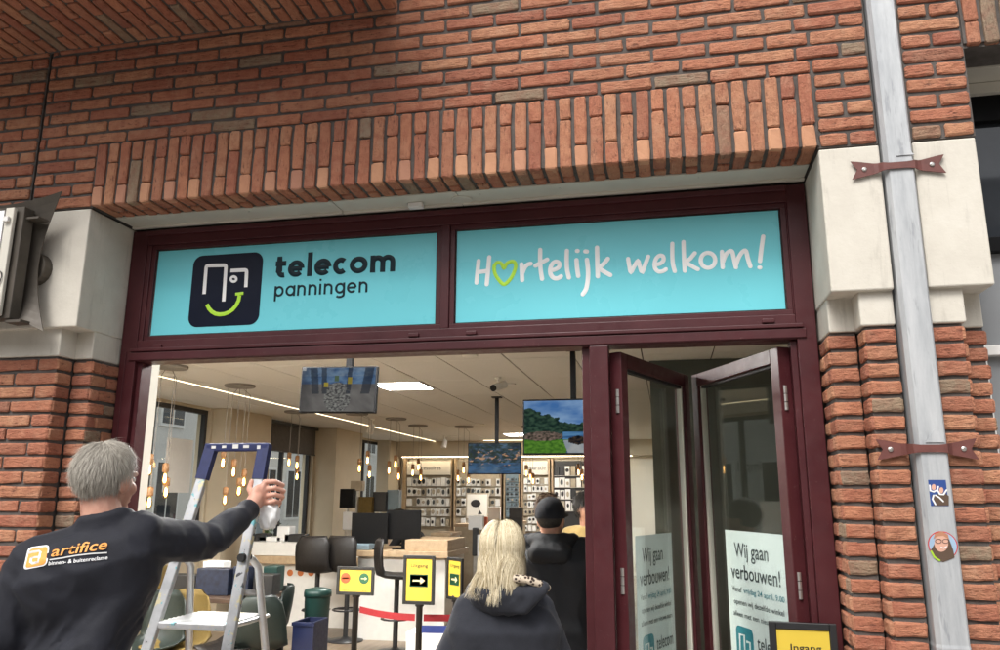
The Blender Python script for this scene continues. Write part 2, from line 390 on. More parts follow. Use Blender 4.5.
XE = -.484                                   # expansion joint
XSL, XSR = 3.244, 3.358                      # slot of the downpipe
XBL, XBR = -.143, 3.031                      # lintel ends
def upper_wall():
    w = MB()
    w.box(-4.4, XE - .006, .009, .42, 2.98, 4.75); w.box(XE + .006, XSL, .009, .42, ZT, 4.75); w.box(XE + .006, XBL, .009, .42, 2.98, ZT)
    w.box(XBR, XSL, .009, .42, 2.98, ZT); w.box(XSL, XSR, .10, .42, 2.98, 4.75); w.box(XSR, 3.577, .009, .42, 2.98, 3.337); w.box(XSR, 7.5, .009, .42, 3.337 , 4.75)
    w.box(XE - .006, XE + .006, .03, .42, 2.98, 4.75); w.box(-.143, 3.031, .06, .42, 3.0, ZT)
    wall = w.build('brick_wall', M['mortar'])
    tag(wall, 'red brick shopfront wall with dark joints above the turquoise signs', 'wall')
    far = MB()
    for k in range(-5, 16):
        zc = ZT + (k + .5) * HC; odd = k % 2
        st = None if k < 9 else far
        if k >= 0:
            js = [XE + .006]; x0 = (-1.5 if odd else -2) * LB
            while x0 < XE + .04: x0 += LB
            if not odd and k < 14: pass
            while x0 < 2.985: js.append(x0); x0 += LB
            if odd: js += [2.977 + .165, XSL] if abs(js[-1] - 2.977) < .02 else [XSL]
            else: js = [j for j in js if j < 2.88] + [3.031, XSL]
            row(wall, js, zc, stuff=st)
            js = [XSR] + ([XSR + .11] if odd else []) + [3.577]; row(wall, js, zc, stuff=st)
            if k >= 6: row(wall, [3.577 + i * LB + (.11 if odd else 0) for i in range(-1 if odd else 0, 12)][(1 if odd else 0):], zc, stuff=st if st else (far if k > 6 else None))
        else:
            # strip between the expansion joint and the lintel, and beside the downpipe
            js = [XE + .006] + ([XE + .115] if odd else [XE + .22]) + [XBL - .004]; row(wall, js, zc)
            js = [XBR + .004] + ([XBR + .11] if odd else []) + [XSL]; row(wall, js, zc)
            js = [XSR] + ([XSR + .11] if odd else []) + [3.577]; row(wall, js, zc)
        # left of the expansion joint
        js = [XE - .006]; x = XE - (.10 if odd else .21)
        while x > -4.2: js.append(x); x -= LB
        js = js[::-1]
        near = [j for j in js if j > -1.05]; row(wall, near, zc, stuff=st)
        row(wall, [j for j in js if j < -1.05] + near[:1], zc, stuff=far)
    fo = far.build('brickwork', M['brick'], wall); fo['kind'] = 'stuff'
    for x in (8 * LB, 12 * LB):      # open perpends that drain the cavity
        b = MB(); b.box(x - .0062, x + .0062, .0035, .0085, ZT + .006, ZT + HC - .006); b.build('weep_hole', M['void'], wall)
    return wall
WALL = upper_wall()

def lintel(name, x0, n, ztop, label, ncourse=5):
    zb = ztop - ncourse * HC; x1 = x0 + n * (XBR - XBL) / 51; p = (x1 - x0) / n
    L = MB(); L.box(x0 - .004, x1 + .004, .0, .06, zb + .010, ztop - .006) ; L.box(x0, x1, .06, .158, zb + .010, zb + .06)
    lo = L.build(name, M['mortar']); tag(lo, label, 'lintel')
    for i in range(n):
        xc = x0 + (i + .5) * p
        full, half = .207, .091
        if i % 2 == 0: segs = [(ztop - .008 - full, full), (zb, half)]
        else: segs = [(ztop - .008 - half, half), (zb, full)]
        for z0, ln in segs:
            put_brick(lo, (xc, -.012, z0 + ln / 2), ln, 'soldier', .04, mat='cutbrick' if (z0 == zb and ln < .1 and rnd.random() < .85) else 'brick')
        # soffit: the same bricks running back, faces down
        if i % 2 == 0: put_brick(lo, (xc, .078, zb), .148, 'soffit', .035)
        else: put_brick(lo, (xc, .045, zb), .083, 'soffit', .035); put_brick(lo, (xc, .127, zb), .05, 'soffit', .035)
    return lo
LINTEL = lintel('brick_lintel', XBL, 51, ZT, 'soldier course brick lintel running over the turquoise signs')
LINTEL2 = lintel('brick_lintel', 3.58, 16, 3.337 + 5 * HC + .006, 'short piece of soldier course lintel beyond the downpipe at upper right')

def overhang():
    zo, xr, yd = 3.803, 1.322, -.78
    b = MB(); b.box(-4.4, xr - .012, yd + .012, .010, zo + .011, 4.75)
    o = b.build('brick_overhang', M['mortar']); tag(o, 'projecting brick bay with soldier-laid underside at upper left', 'overhang')
    far = MB(); n = 0; x = xr - .031
    while x > -4.3:
        st = None if x > -.95 else far
        y = 0.0 - (.0 if n % 2 else .105); js = [-.012] + ([] if n % 2 else [-.115])
        y = js[-1] - .2205
        while y > yd + .05: js.append(y); y -= .2205
        js.append(yd)
        for a, c in zip(js[:-1], js[1:]):
            if a - c > .03: put_brick(o, (x, (a + c) / 2, zo), a - c - .0105, 'soffit', .04, st)
        x -= HC; n += 1
    for k in range(12):          # end face of the bay
        zc = zo + (k + .5) * HC; js = [yd, yd + .105, yd + .3255, yd + .546, -.012] if k % 2 else [yd, yd + .2205, yd + .441, yd + .6615, -.012]
        for a, c in zip(js[:-1], js[1:]):
            if c - a > .03: put_brick(o, (xr, (a + c) / 2, zc), c - a - .0105, 'right', .04, None if k < 3 else far)
    for k in range(14):
        zc = zo + (k + .5) * HC; x = xr - (.0 if k % 2 else .11); js = [xr] + ([] if k % 2 else [x])
        while x > -4.2: x -= LB; js.append(x)
        row(o, js[::-1], zc, y=yd, stuff=far)
    fo = far.build('brickwork', M['brick'], o); fo['kind'] = 'stuff'
overhang()

# ---------------------------------------------------------------- piers with precast padstones
YO, YI, YF = .03, .13, .30                   # outer face, inner face, window frame plane
ZN, ZB, ZC = 2.287, 2.413, 2.972             # neck bottom, block bottom, block top
def pier(name, label, xs, sg, wide, slot=None, ybk=.42):
    """xs: reveal X; sg=+1 when the pier lies to the right of its reveal; wide: outer face length"""
    X = lambda t: xs + sg * t
    def bx(b, t0, t1, y0, y1, z0, z1): a, c = sorted((X(t0), X(t1))); return b.box(a, c, y0, y1, z0, z1)
    core = MB(); bx(core, .010, .10, YI + .010, ybk, -.02, ZN - .002); bx(core, .110, .1 + wide, YO + .010, ybk, -.02, ZN - .004)
    p = core.build(name, M['mortar']); tag(p, label, 'pier')
    blk = MB()
    bx(blk, 0, .1 + wide - (.0 if slot else 0), 0, ybk - .02, ZB, ZC)
    bx(blk, .006, .1, YI - .004, ybk - .02, ZN, ZB + .01); bx(blk, .096, .1 + wide, YO - .004, ybk - .02, ZN, ZB + .01)
    blk.build('padstone', M['concrete'], p, bevel=.006)
    far = MB(); k = 0; z = ZN - .006 - HC / 2; f1 = 'left' if sg > 0 else 'right'
    while z > -.03:
        st = None if z > 1.05 else far
        put_brick(p, (X(.05 + .002), YI, z), .096, 'front', .08, st)                      # inner face
        # reveal faces
        if k % 2: segs = [(YI + .004, .10), (YI + .114, .07)]
        else: segs = [(YI + .004, .05), (YI + .064, .12)]
        for y0, ln in segs: put_brick(p, (X(0), y0 + ln / 2, z), ln, f1, .04, st)
        # return between inner and outer face
        put_brick(p, (X(.1), YO + .049, z), .09, f1, .04, st)
        if wide < .2: put_brick(p, (X(.1 + wide / 2 + .003), YO, z), wide - .012, 'front', .08, st)
        else:
            t = .1; js = [t]; first = .105 if k % 2 == 0 else .2205
            t += first
            while t < .1 + wide: js.append(t); t += LB
            for a, c in zip(js[:-1], js[1:]):
                s2 = st if a < .75 else far
                put_brick(p, (X((a + c) / 2), YO, z), c - a - .0105, 'front', .08 if a < .11 else .045, s2)
        k += 1; z -= HC
    fo = far.build('brickwork', M['brick'], p); fo['kind'] = 'stuff'
    return p
PIER_R = pier('brick_pier', 'stepped brick pier with cream padstone between the folding door and the downpipe', 3.031, 1, XSL - 3.131)
PIER_R2 = pier('brick_pier', 'stepped brick pier with cream padstone right of the downpipe', 3.572, -1, 3.472 - XSR)
PIER_L = pier('brick_pier', 'wide brick pier with cream padstone behind the man in the dark jacket', -.145, -1, 3.9)
b = MB(); b.box(XSL + .001, XSR - .001, .10, .40, -.02, ZC); tag(b.build('pipe_recess', M['void']), kind='structure')

# ---------------------------------------------------------------- downpipe, straps, stickers
def downpipe():
    x0, x1, yf, yb = 3.252, 3.350, -.022, .06
    prof = [(x0, yb), (x0, yf + .016), (x0 + .013, yf), (x1 - .006, yf), (x1, yf + .006), (x1, yb)]
    b = MB()
    zs = [0.03, .9, 1.19, 1.205, 1.215, 2.9, 2.985, 3.9, 4.7]; sc = [1, 1, 1, 1.03, 1, 1, 1, 1, 1]
    cx = (x0 + x1) / 2; n = len(prof); base = 0
    for z, s in zip(zs, sc):
        for x, y in prof: b.v.append((cx + (x - cx) * s, y - (s - 1) * .05, z))
    for i in range(len(zs) - 1):
        for k in range(n): b.f.append((i * n + k, i * n + (k + 1) % n, (i + 1) * n + (k + 1) % n, (i + 1) * n + k)); b.m.append(0)
    b.f.append(tuple(range(n))[::-1]); b.f.append(tuple((len(zs) - 1) * n + k for k in range(n))); b.m += [0, 0]
    t = thing('downpipe', 'square grey zinc downpipe in a dark slot between two brick piers', 'downpipe', (cx, .02, 0))
    b.build('pipe', M['zinc'], t)
    for (px, py) in ((905, 153), (935, 440)):       # folded tabs just above each strap
        c = at(px, py, Y=yf - .003); q = MB()
        q.prism([(c.x - .03, yf - .001, c.z - .008), (c.x + .03, yf - .001, c.z - .008), (c.x, yf - .001, c.z + .036)], (0, -1, 0), .003)
        q.build('folded_tab', M['zinc'], t)
    return t
downpipe()
def strap(px, py, label, sg):
    c = at(px, py, Y=-.028); W2 = .148; yw = -.006 if sg else .018
    t = thing('pipe_strap', label, 'pipe strap', (c.x, yw, c.z), 'red-brown straps that hold the downpipe')
    pts = []
    n = 22
    up, lo = [], []
    for i in range(n + 1):
        u = -1 + 2 * i / n; h = .0125 + .0225 * max(0, (abs(u) - .22) / .78) ** 1.15
        if abs(u) > .97: h = .036
        x = c.x + u * W2; y = -.030 if abs(u) < .36 else yw - .006 if abs(u) > .5 else -.030 + (yw - .006 + .030) * (abs(u) - .36) / .14
        up.append((x, y, c.z + h)); lo.append((x, y, c.z - h))
    # fishtail ends
    up = [(up[0][0] - .012, up[0][1], up[0][2])] + up[1:-1] + [(up[-1][0] + .012, up[-1][1], up[-1][2])]; lo = [(lo[0][0] - .012, lo[0][1], lo[0][2])] + lo[1:-1] + [(lo[-1][0] + .012, lo[-1][1], lo[-1][2])]
    b = MB(); n1 = n + 1
    mid = [(u[0], u[1], c.z) for u in up]; mid[0] = (up[0][0] + .02, up[0][1], c.z); mid[-1] = (up[-1][0] - .02, up[-1][1], c.z)
    V = up + mid + lo + [(x, y + .004, z) for x, y, z in up + mid + lo]; o = 3 * n1
    Fs = []
    for r in (0, 1):
        for i in range(n):
            a = r * n1 + i; Fs.append((a, a + n1, a + n1 + 1, a + 1)); Fs.append((o + a, o + a + 1, o + a + n1 + 1, o + a + n1))
    for i in range(n): Fs.append((i, i + 1, o + i + 1, o + i)); Fs.append((2 * n1 + i + 1, 2 * n1 + i, o + 2 * n1 + i, o + 2 * n1 + i + 1))
    for e in (0, n):
        for r in (0, 1): Fs.append((r * n1 + e, o + r * n1 + e, o + (r + 1) * n1 + e, (r + 1) * n1 + e))
    b.add(V, Fs); b.build('strap_plate', M['rustbrown'], t)
    for s in (-1, 1):
        q = MB(); q.lathe([(.0085, .0), (.0085, -.003), (.004, -.006)], (c.x + s * W2 * .78, yw - .006, c.z), 10, 'Y'); q.build('screw', M['steel'], t)
strap(899, 165, 'red-brown fishtail strap over the downpipe on the cream padstones', 1)
strap(930.5, 448.5, 'red-brown fishtail strap over the downpipe on the brick, below the padstones', 0)

# ---------------------------------------------------------------- soffit panel over the shopfront
ZS = ZT - 5 * HC + .004
def soffit_panel():
    t = thing('soffit_panel', 'narrow cream metal soffit strip under the brick lintel', 'soffit', (1.44, .22, ZS))
    xs = [XBL + .004, .98, 1.56, XBR - .004]
    for a, c in zip(xs[:-1], xs[1:]):
        b = MB(); b.box(a + .002, c - .002, .160, .30, ZS - .004, ZS + .004); b.box(a + .002, c - .002, .280, .2995, ZS - .016, ZS - .004); b.build('strip', M['cream'], t, bevel=.0015)
    for px in (150, 250, 330, 480, 560, 700):
        c = at(px, 200, Y=.2); b = MB(); b.lathe([(.004, 0), (.004, -.002)], (c.x, .20, ZS - .004), 8); b.build('screw', M['steel'], t)
    o = MB(); c = at(416, 204.5, Z=ZS - .01); o.cbox(c.x - .034, c.x + .034, c.y - .02, c.y + .02, ZS - .028, ZS - .0045, .005)
    tag(o.build('motion_sensor', M['white']), 'small cream sensor box stuck under the soffit strip', 'sensor')
    c = at(462, 199.5, Z=ZS - .006); o = MB(); o.lathe([(.046, 0), (.046, -.004), (.040, -.006), (.034, -.003)], (c.x, c.y, ZS - .0045), 20)
    tag(o.build('round_vent', M['cream']), 'round flush vent cover under the soffit strip', 'vent')
soffit_panel()

# ---------------------------------------------------------------- maroon shopfront frame with two sign panels
FX0, FX1, FZT = -.140, 3.026, 2.958
SZ0, SZ1 = 2.424, 2.862                     # sign glass
LX0, LX1, RX0, RX1 = -.008, 1.436, 1.520, 2.924
HZ = 2.300                                  # underside of the door head
PX0, PX1 = 2.118, 2.196                     # intermediate post
def profile_h(b, x0, x1, z0, z1, y, d, step=.012):
    """rail with a stepped profile"""
    b.box(x0, x1, y, y + d, z0, z1)
def shopfront():
    t = thing('shopfront_frame', 'dark maroon shopfront frame holding the signs and the folding door', 'frame', (1.44, .34, 0))
    y = YF
    def part(name, boxes, bev=.003):
        b = MB()
        for q in boxes: b.box(*q)
        return b.build(name, M['maroon'], t, bevel=bev)
    part('jamb', [(FX0, FX0 + .085, y, y + .11, 0, FZT), (FX0 + .085, FX0 + .108, y + .022, y + .10, 0, HZ - .002), (FX0 + .03, FX0 + .034, y - .004, y + .002, 0, HZ + .05)])
    part('jamb', [(FX1 - .075, FX1, y, y + .11, 0, FZT), (FX1 - .100, FX1 - .075, y + .022, y + .10, 0, HZ - .002)])
    part('head_rail', [(FX0 + .085, FX1 - .075, y, y + .11, SZ1 + .022, FZT), (FX0 + .085, FX1 - .075, y - .014, y, FZT - .028, FZT - .004)])
    part('transom', [(FX0 + .085, FX1 - .075, y, y + .11, HZ, SZ0 - .022), (FX0 + .06, FX1 - .05, y - .014, y, HZ + .046, HZ + .062), (FX0 + .05, FX1 - .04, y - .008, y, HZ + .004, HZ + .042)])
    part('jamb_infill', [(FX0 + .085, LX0 - .022, y + .004, y + .10, SZ0 - .022, SZ1 + .022)]); part('jamb_infill', [(RX1 + .022, FX1 - .075, y + .004, y + .10, SZ0 - .022, SZ1 + .022)])
    part('mullion', [(LX1 + .022, RX0 - .022, y, y + .11, SZ0 - .022, SZ1 + .022)])
    part('post', [(PX0, PX1, y - .004, y + .10, 0, HZ - .001), (PX0 - .035, PX0, y + .03, y + .075, 0, HZ - .001)])
    for a, c in ((LX0, LX1), (RX0, RX1)):
        part('glazing_bead', [(a - .022, c + .022, y + .010, y + .05, SZ1, SZ1 + .022), (a - .022, c + .022, y + .010, y + .05, SZ0 - .022, SZ0), (a - .022, a, y + .010, y + .05, SZ0, SZ1), (c, c + .022, y + .010, y + .05, SZ0, SZ1)], .002)
        g = MB(); g.box(a + .001, c - .001, y + .024, y + .026, SZ0 + .001, SZ0 + .006); g.box(a + .001, c - .001, y + .024, y + .026, SZ1 - .006, SZ1 - .001); g.box(a + .001, a + .006, y + .024, y + .026, SZ0 + .006, SZ1 - .006); g.box(c - .006, c - .001, y + .024, y + .026, SZ0 + .006, SZ1 - .006)
        g.build('gasket', M['rubber'], t)
    for px, py in ((158, 346.5), (414, 335), (471.5, 333), (768, 321)):
        c = at(px, py, Y=y); b = MB(); b.cbox(c.x - .024, c.x + .024, y - .012, y + .001, c.z - .009, c.z + .008, .003); b.build('drain_cap', M['maroon'], t)
    b = MB(); b.box(FX0 + .11, FX1 - .1, y + .02, y + .16, 0, .02); b.build('threshold', M['alu'], t)
    return t
SHOPFRONT = shopfront()
YS = YF + .0225                              # face of the sign film
def px2s(px, py, off=0.0): return at(px, py, Y=YS - off)
NY = (0, -1, 0)
# stroke letters, x-height 1
def arc(cx, cy, rx, ry, a0, a1, n=18): return [(cx + rx * math.cos(math.radians(a0 + (a1 - a0) * i / n)), cy + ry * math.sin(math.radians(a0 + (a1 - a0) * i / n))) for i in range(n + 1)]
def glyph(ch, w, s):
    h = s / 2; cx, r = w / 2, w / 2 - h; ry = .5 - h
    if ch == 'o': return [arc(cx, .5, r, ry, 0, 360, 28)]
    if ch == 'e': return [[(h + .02, .5), (w - h, .5)] , arc(cx, .5, r, ry, 0, 318, 26)]
    if ch == 'c': return [arc(cx, .5, r, ry, 48, 312, 24)]
    if ch == 'l': return [[(cx, 0), (cx, 1.42)]]
    if ch == 'i': return [[(cx, 0), (cx, 1)], [(cx, 1.27), (cx, 1.27 + s * .9)]]
    if ch == 't':
        x = .36 * w; return [[(x, 1.28), (x, .36)] + arc(x + .26, .36, .26, .36 - h, 180, 290, 10), [(0, 1 - h), (w, 1 - h)]]
    if ch == 'n': return [[(h, 0), (h, 1)], [(h, .5)] + arc(cx, 1 - h - (r * .95), r, r * .95, 180, 0, 14) + [(w - h, 0)]]
    if ch == 'm':
        q = (w - s) / 2; o = []
        for k in (0, 1): o.append([(h + q * k, .5)] + arc(h + q * (k + .5), 1 - h - q * .45, q / 2, q * .45, 180, 0, 12) + [(h + q * (k + 1), 0)])
        return [[(h, 0), (h, 1)]] + o
    if ch == 'a': return [arc(cx, .5, r, ry, 0, 360, 26), [(w - h, 0), (w - h, 1)]]
    if ch == 'p': return [arc(cx, .5, r, ry, 0, 360, 26), [(h, -.42), (h, 1)]]
    if ch == 'g': return [arc(cx, .5, r, ry, 0, 360, 26), [(w - h, 1), (w - h, -.08)] + arc(cx, -.1, r, .32 - h, 0, -145, 12)]
def signs():
    back = []
    for nm, a, c, lab in (('shop_sign', LX0, LX1, 'turquoise sign panel reading telecom panningen with a dark app-style logo'), ('shop_sign', RX0, RX1, 'turquoise sign panel with white handwritten welcome and green heart')):
        t = thing(nm, lab, 'sign', ((a + c) / 2, YS, SZ0)); back.append(t)
        b = MB(); b.box(a + .006, c - .006, YS, YS + .012, SZ0 + .006, SZ1 - .006); b.build('board', M['turq'], t)
    L, R = back
    # logo tile
    P = lambda zx, zy: px2s(180 + zx / 7.22, 245 + zy / 7.22)
    c = P(330, 322); hw = (P(582, 320).x - P(78, 320).x) / 2; hh = (P(335, 68).z - P(335, 585).z) / 2; rr = .048
    pts = []
    for qx, qz, a0 in ((1, 1, 0), (-1, 1, 90), (-1, -1, 180), (1, -1, 270)):
        for k in range(9): a = math.radians(a0 + 90 * k / 8); pts.append((c.x + qx * (hw - rr) + rr * math.cos(a), YS, c.z + qz * (hh - rr) + rr * math.sin(a)))
    b = MB(); b.prism(pts, (0, -1, 0), .0015); tile = b.build('logo_tile', M['navy'], L)
    w = (P(24, 300) - P(0, 300)).length; T = lambda l: [P(x, y) + Vector((0, -.0022, 0)) for x, y in l]
    b = MB()
    def rnded(l, r=16):
        o = [l[0]]
        for i in range(1, len(l) - 1):
            p0, p, q = Vector(l[i - 1]), Vector(l[i]), Vector(l[i + 1]); a = p + (p0 - p).normalized() * r; e = p + (q - p).normalized() * r
            for k in range(5): u = k / 4; o.append(tuple(a * (1 - u) ** 2 + p * 2 * u * (1 - u) + e * u * u))
        return o + [l[-1]]
    b.ribbon(T(rnded([(176, 355), (192, 150), (334, 147), (317, 408)])), w, NY, cap=False)
    b.ribbon(T(rnded([(367, 186), (484, 181), (477, 306)])), w, NY, cap=False)
    b.ribbon(T(arc(389, 247, 20, 18, 0, 360, 16)), w * .72, NY)
    b.build('phone_mark', M['signwhite'], L)
    b = MB(); b.ribbon(T([(197, 430), (210, 458), (232, 482), (258, 497), (288, 502), (320, 499), (352, 487), (382, 467), (408, 436), (425, 402), (432, 364)]), w * 1.05, NY, cap=False)
    b.ribbon(T([(402, 356), (460, 349)]), w * .8, NY, cap=False); b.build('smile_mark', M['lime'], L)
    # words
    def word(parent, name, letters, zorg, zs, base0, base1, xh, s, mat):
        p0 = px2s(zorg[0] + base0[0] / zs, zorg[1] + base0[1] / zs); p1 = px2s(zorg[0] + base1[0] / zs, zorg[1] + base1[1] / zs)
        u = (p1.x - p0.x) / (base1[0] - base0[0]); zb = (p0.z + p1.z) / 2; un = xh * u * 1.02
        for ch, x0, x1 in letters:
            b = MB(); X = p0.x + (x0 - base0[0]) * u
            for st in glyph(ch, (x1 - x0) / xh, s): b.ribbon([(X + gx * xh * u, YS - .0006, zb + gy * un) for gx, gy in st], s * un, NY, .0014, cap=False)
            b.build(name, mat, parent)
    word(L, 'letter', [('t', 100, 172), ('e', 186, 298), ('l', 316, 352), ('e', 366, 480), ('c', 492, 594), ('o', 602, 720), ('m', 738, 900)], (260, 240), 6.667, (100, 252), (900, 211), 108, .30, M['darktext'])
    word(L, 'letter', [('p', 94, 158), ('a', 170, 236), ('n', 249, 306), ('n', 324, 381), ('i', 397, 411), ('n', 428, 486), ('g', 503, 568), ('e', 580, 645), ('n', 659, 716)], (260, 240), 6.667, (100, 379), (715, 348), 68, .20, M['darktext'])
    # handwriting
    HW = [((465, 220), [[(85, 255), (78, 325), (72, 392)], [(152, 232), (144, 320), (136, 402)], [(82, 326), (142, 318)]], 'w'),
          ((465, 220), [[(243, 302), (232, 278), (212, 265), (192, 272), (182, 296), (188, 335), (210, 372), (245, 402), (285, 366), (308, 322), (317, 284), (304, 260), (278, 262), (256, 278), (243, 302)]], 'g'),
          ((465, 220), [[(353, 277), (356, 330), (358, 376)], [(357, 336), (372, 300), (390, 280), (411, 273)]], 'w'),
          ((465, 220), [[(470, 186), (470, 250), (473, 310), (482, 368)], [(440, 286), (478, 266), (514, 247)]], 'w'),
          ((465, 220), [[(534, 316), (566, 308), (588, 292), (588, 270), (568, 260), (546, 274), (533, 305), (536, 340), (555, 362), (580, 364), (600, 352)]], 'w'),
          ((465, 220), [[(637, 192), (636, 250), (639, 310), (650, 360)]], 'w'), ((465, 220), [[(697, 250), (701, 300), (708, 350)], [(700, 193), (704, 193)]], 'w'),
          ((465, 220), [[(762, 248), (769, 310), (768, 370), (757, 430), (736, 464)], [(752, 196), (762, 197)]], 'w'),
          ((465, 220), [[(825, 172), (827, 260), (830, 352)], [(893, 242), (866, 275), (840, 299), (872, 324), (908, 344)]], 'w'),
          ((615, 220), [[(82, 242), (90, 288), (100, 325), (120, 290), (143, 256), (155, 290), (170, 324), (190, 275), (208, 228)]], 'w'),
          ((615, 220), [[(250, 280), (282, 272), (303, 252), (300, 228), (280, 222), (260, 238), (248, 270), (252, 303), (272, 322), (298, 320), (318, 308)]], 'w'),
          ((615, 220), [[(358, 147), (358, 220), (362, 275), (374, 320)]], 'w'), ((615, 220), [[(428, 136), (431, 230), (436, 318)], [(499, 207), (470, 242), (446, 264), (480, 288), (518, 308)]], 'w'),
          ((615, 220), [arc(581, 252, 45, 47, 70, 430, 24)], 'w'),
          ((615, 220), [[(668, 198), (670, 250), (673, 296)], [(674, 262), (692, 218), (714, 196), (732, 198), (743, 240), (756, 296)], [(756, 280), (775, 230), (798, 198), (818, 194), (830, 240), (846, 290)]], 'w'),
          ((615, 220), [[(926, 102), (915, 180), (906, 258)], [(903, 297), (907, 297)]], 'w')]
    for org, sts, kind in HW:
        b = MB(); sw = (px2s(org[0] + 26 / 6.25, 260) - px2s(org[0], 260)).length * (.86 if kind == 'g' else 1.0)
        for st in sts:
            pts = [px2s(org[0] + x / 6.25, org[1] + y / 6.25, .0006) for x, y in st]
            sm = []
            N_ = len(pts); closed = (pts[0] - pts[-1]).length < 1e-6
            for i in range(N_ - 1):      # Catmull-Rom
                p0 = pts[i - 1] if i else (pts[-2] if closed else pts[0]); p3 = pts[i + 2] if i + 2 < N_ else (pts[1] if closed else pts[-1]); a, c = pts[i], pts[i + 1]
                for k in range(4):
                    u = k / 4; sm.append(.5 * ((2 * a) + (c - p0) * u + (2 * p0 - 5 * a + 4 * c - p3) * u * u + (3 * a - p0 - 3 * c + p3) * u ** 3))
            sm.append(pts[-1]); b.ribbon(sm, sw, NY, .0014)
        b.build('heart_mark' if kind == 'g' else 'letter', M['lime'] if kind == 'g' else M['signwhite'], R)
signs()

# ---------------------------------------------------------------- flat lettering in Blender's built-in font
def text_mesh(txt, size=1.0, bold=0.0, align='LEFT', shear=0, spacing=1.0):
    cu = bpy.data.curves.new('lettering', 'FONT'); cu.body = txt; cu.size = size; cu.offset = bold; cu.align_x = align; cu.shear = shear; cu.space_character = spacing; cu.resolution_u = 3
    o = bpy.data.objects.new('lettering', cu); COL.objects.link(o); dg = bpy.context.evaluated_depsgraph_get(); dg.update()
    me = bpy.data.meshes.new_from_object(o.evaluated_get(dg)); bpy.data.objects.remove(o); bpy.data.curves.remove(cu); return me
def lettering(name, txt, org, u, v, size, mat, parent, bold=0, align='LEFT', off=.0008, shear=0, width=None):
    """text lying in the plane spanned by u (reading direction) and v (up)"""
    me = text_mesh(txt, 1.0, bold, align, shear); u, v = Vector(u).normalized(), Vector(v).normalized(); n = u.cross(v); org = Vector(org)
    xs = [q.co.x for q in me.vertices]; k = 1.0
    if width and xs: k = width / ((max(xs) - min(xs)) * size)
    for q in me.vertices: q.co = org + u * q.co.x * size * k + v * q.co.y * size + n * off
    me.materials.clear(); me.materials.append(mat); me.name = name
    return link(name, me, parent)

# ---------------------------------------------------------------- folding door, standing open in a V
M['pale_poster'] = plain('pale_aqua_poster_paper', (.82, .87, .86, 1), .6, var=.03); M['teal_print'] = plain('teal_print', (.03, .24, .30, 1), .5); M['grey_print'] = plain('grey_print', (.05, .06, .065, 1), .5)
M['doorglass'] = glass_mat('door_glass', (.95, .97, .96, 1), 0.0, 1.65)
def door_leaf(h, a, label, poster, hingeside):
    """h: hinge end on the floor, a: apex end; both (x, y)"""
    h, a = Vector((*h, 0)), Vector((*a, 0)); u = (a - h).normalized(); n = Vector((u.y, -u.x, 0))
    if n.y > 0: n = -n
    L = (a - h).length; zt = HZ - .022; z0 = .02
    t = thing('door_leaf', label, 'door', h, 'leaves of the folding door')
    up = Vector((0, 0, 1)); f = .062; d = .027
    def bar(name, s0, s1, za, zb, dd=d, mat='maroon', bev=.003):
        b = MB(); b.obox(h + u * (s0 + s1) / 2 + up * (za + zb) / 2, u, n, up, (s1 - s0) / 2, dd, (zb - za) / 2); return b.build(name, M[mat], t, bevel=bev)
    bar('stile', 0, f, z0, zt); bar('stile', L - f, L, z0, zt); bar('top_rail', f, L - f, zt - f, zt); bar('bottom_rail', f, L - f, z0, z0 + .12)
    for s0, s1, za, zb in ((f, f + .012, z0 + .12, zt - f), (L - f - .012, L - f, z0 + .12, zt - f), (f + .012, L - f - .012, zt - f - .012, zt - f), (f + .012, L - f - .012, z0 + .12, z0 + .132)):
        bar('bead', s0, s1, za, zb, .012, 'cream' if s0 > L / 2 else 'rubber', 0)
    g = bar('pane', f + .012, L - f - .012, z0 + .132, zt - f - .012, .004, 'doorglass', 0)
    for zz in (.35, 1.30, 2.02):
        for e in (0, L):
            b = MB(); cpos = h + u * e + up * zz
            for q in range(3): b.tube([cpos + n * .006 + up * (q * .034), cpos + n * .006 + up * (q * .034 + .031)], .0085, 8)
            b.build('hinge', M['steel'], t)
    return t, u, n, h
AP = (2.520, 1.085); AP2 = (2.583, 1.085)
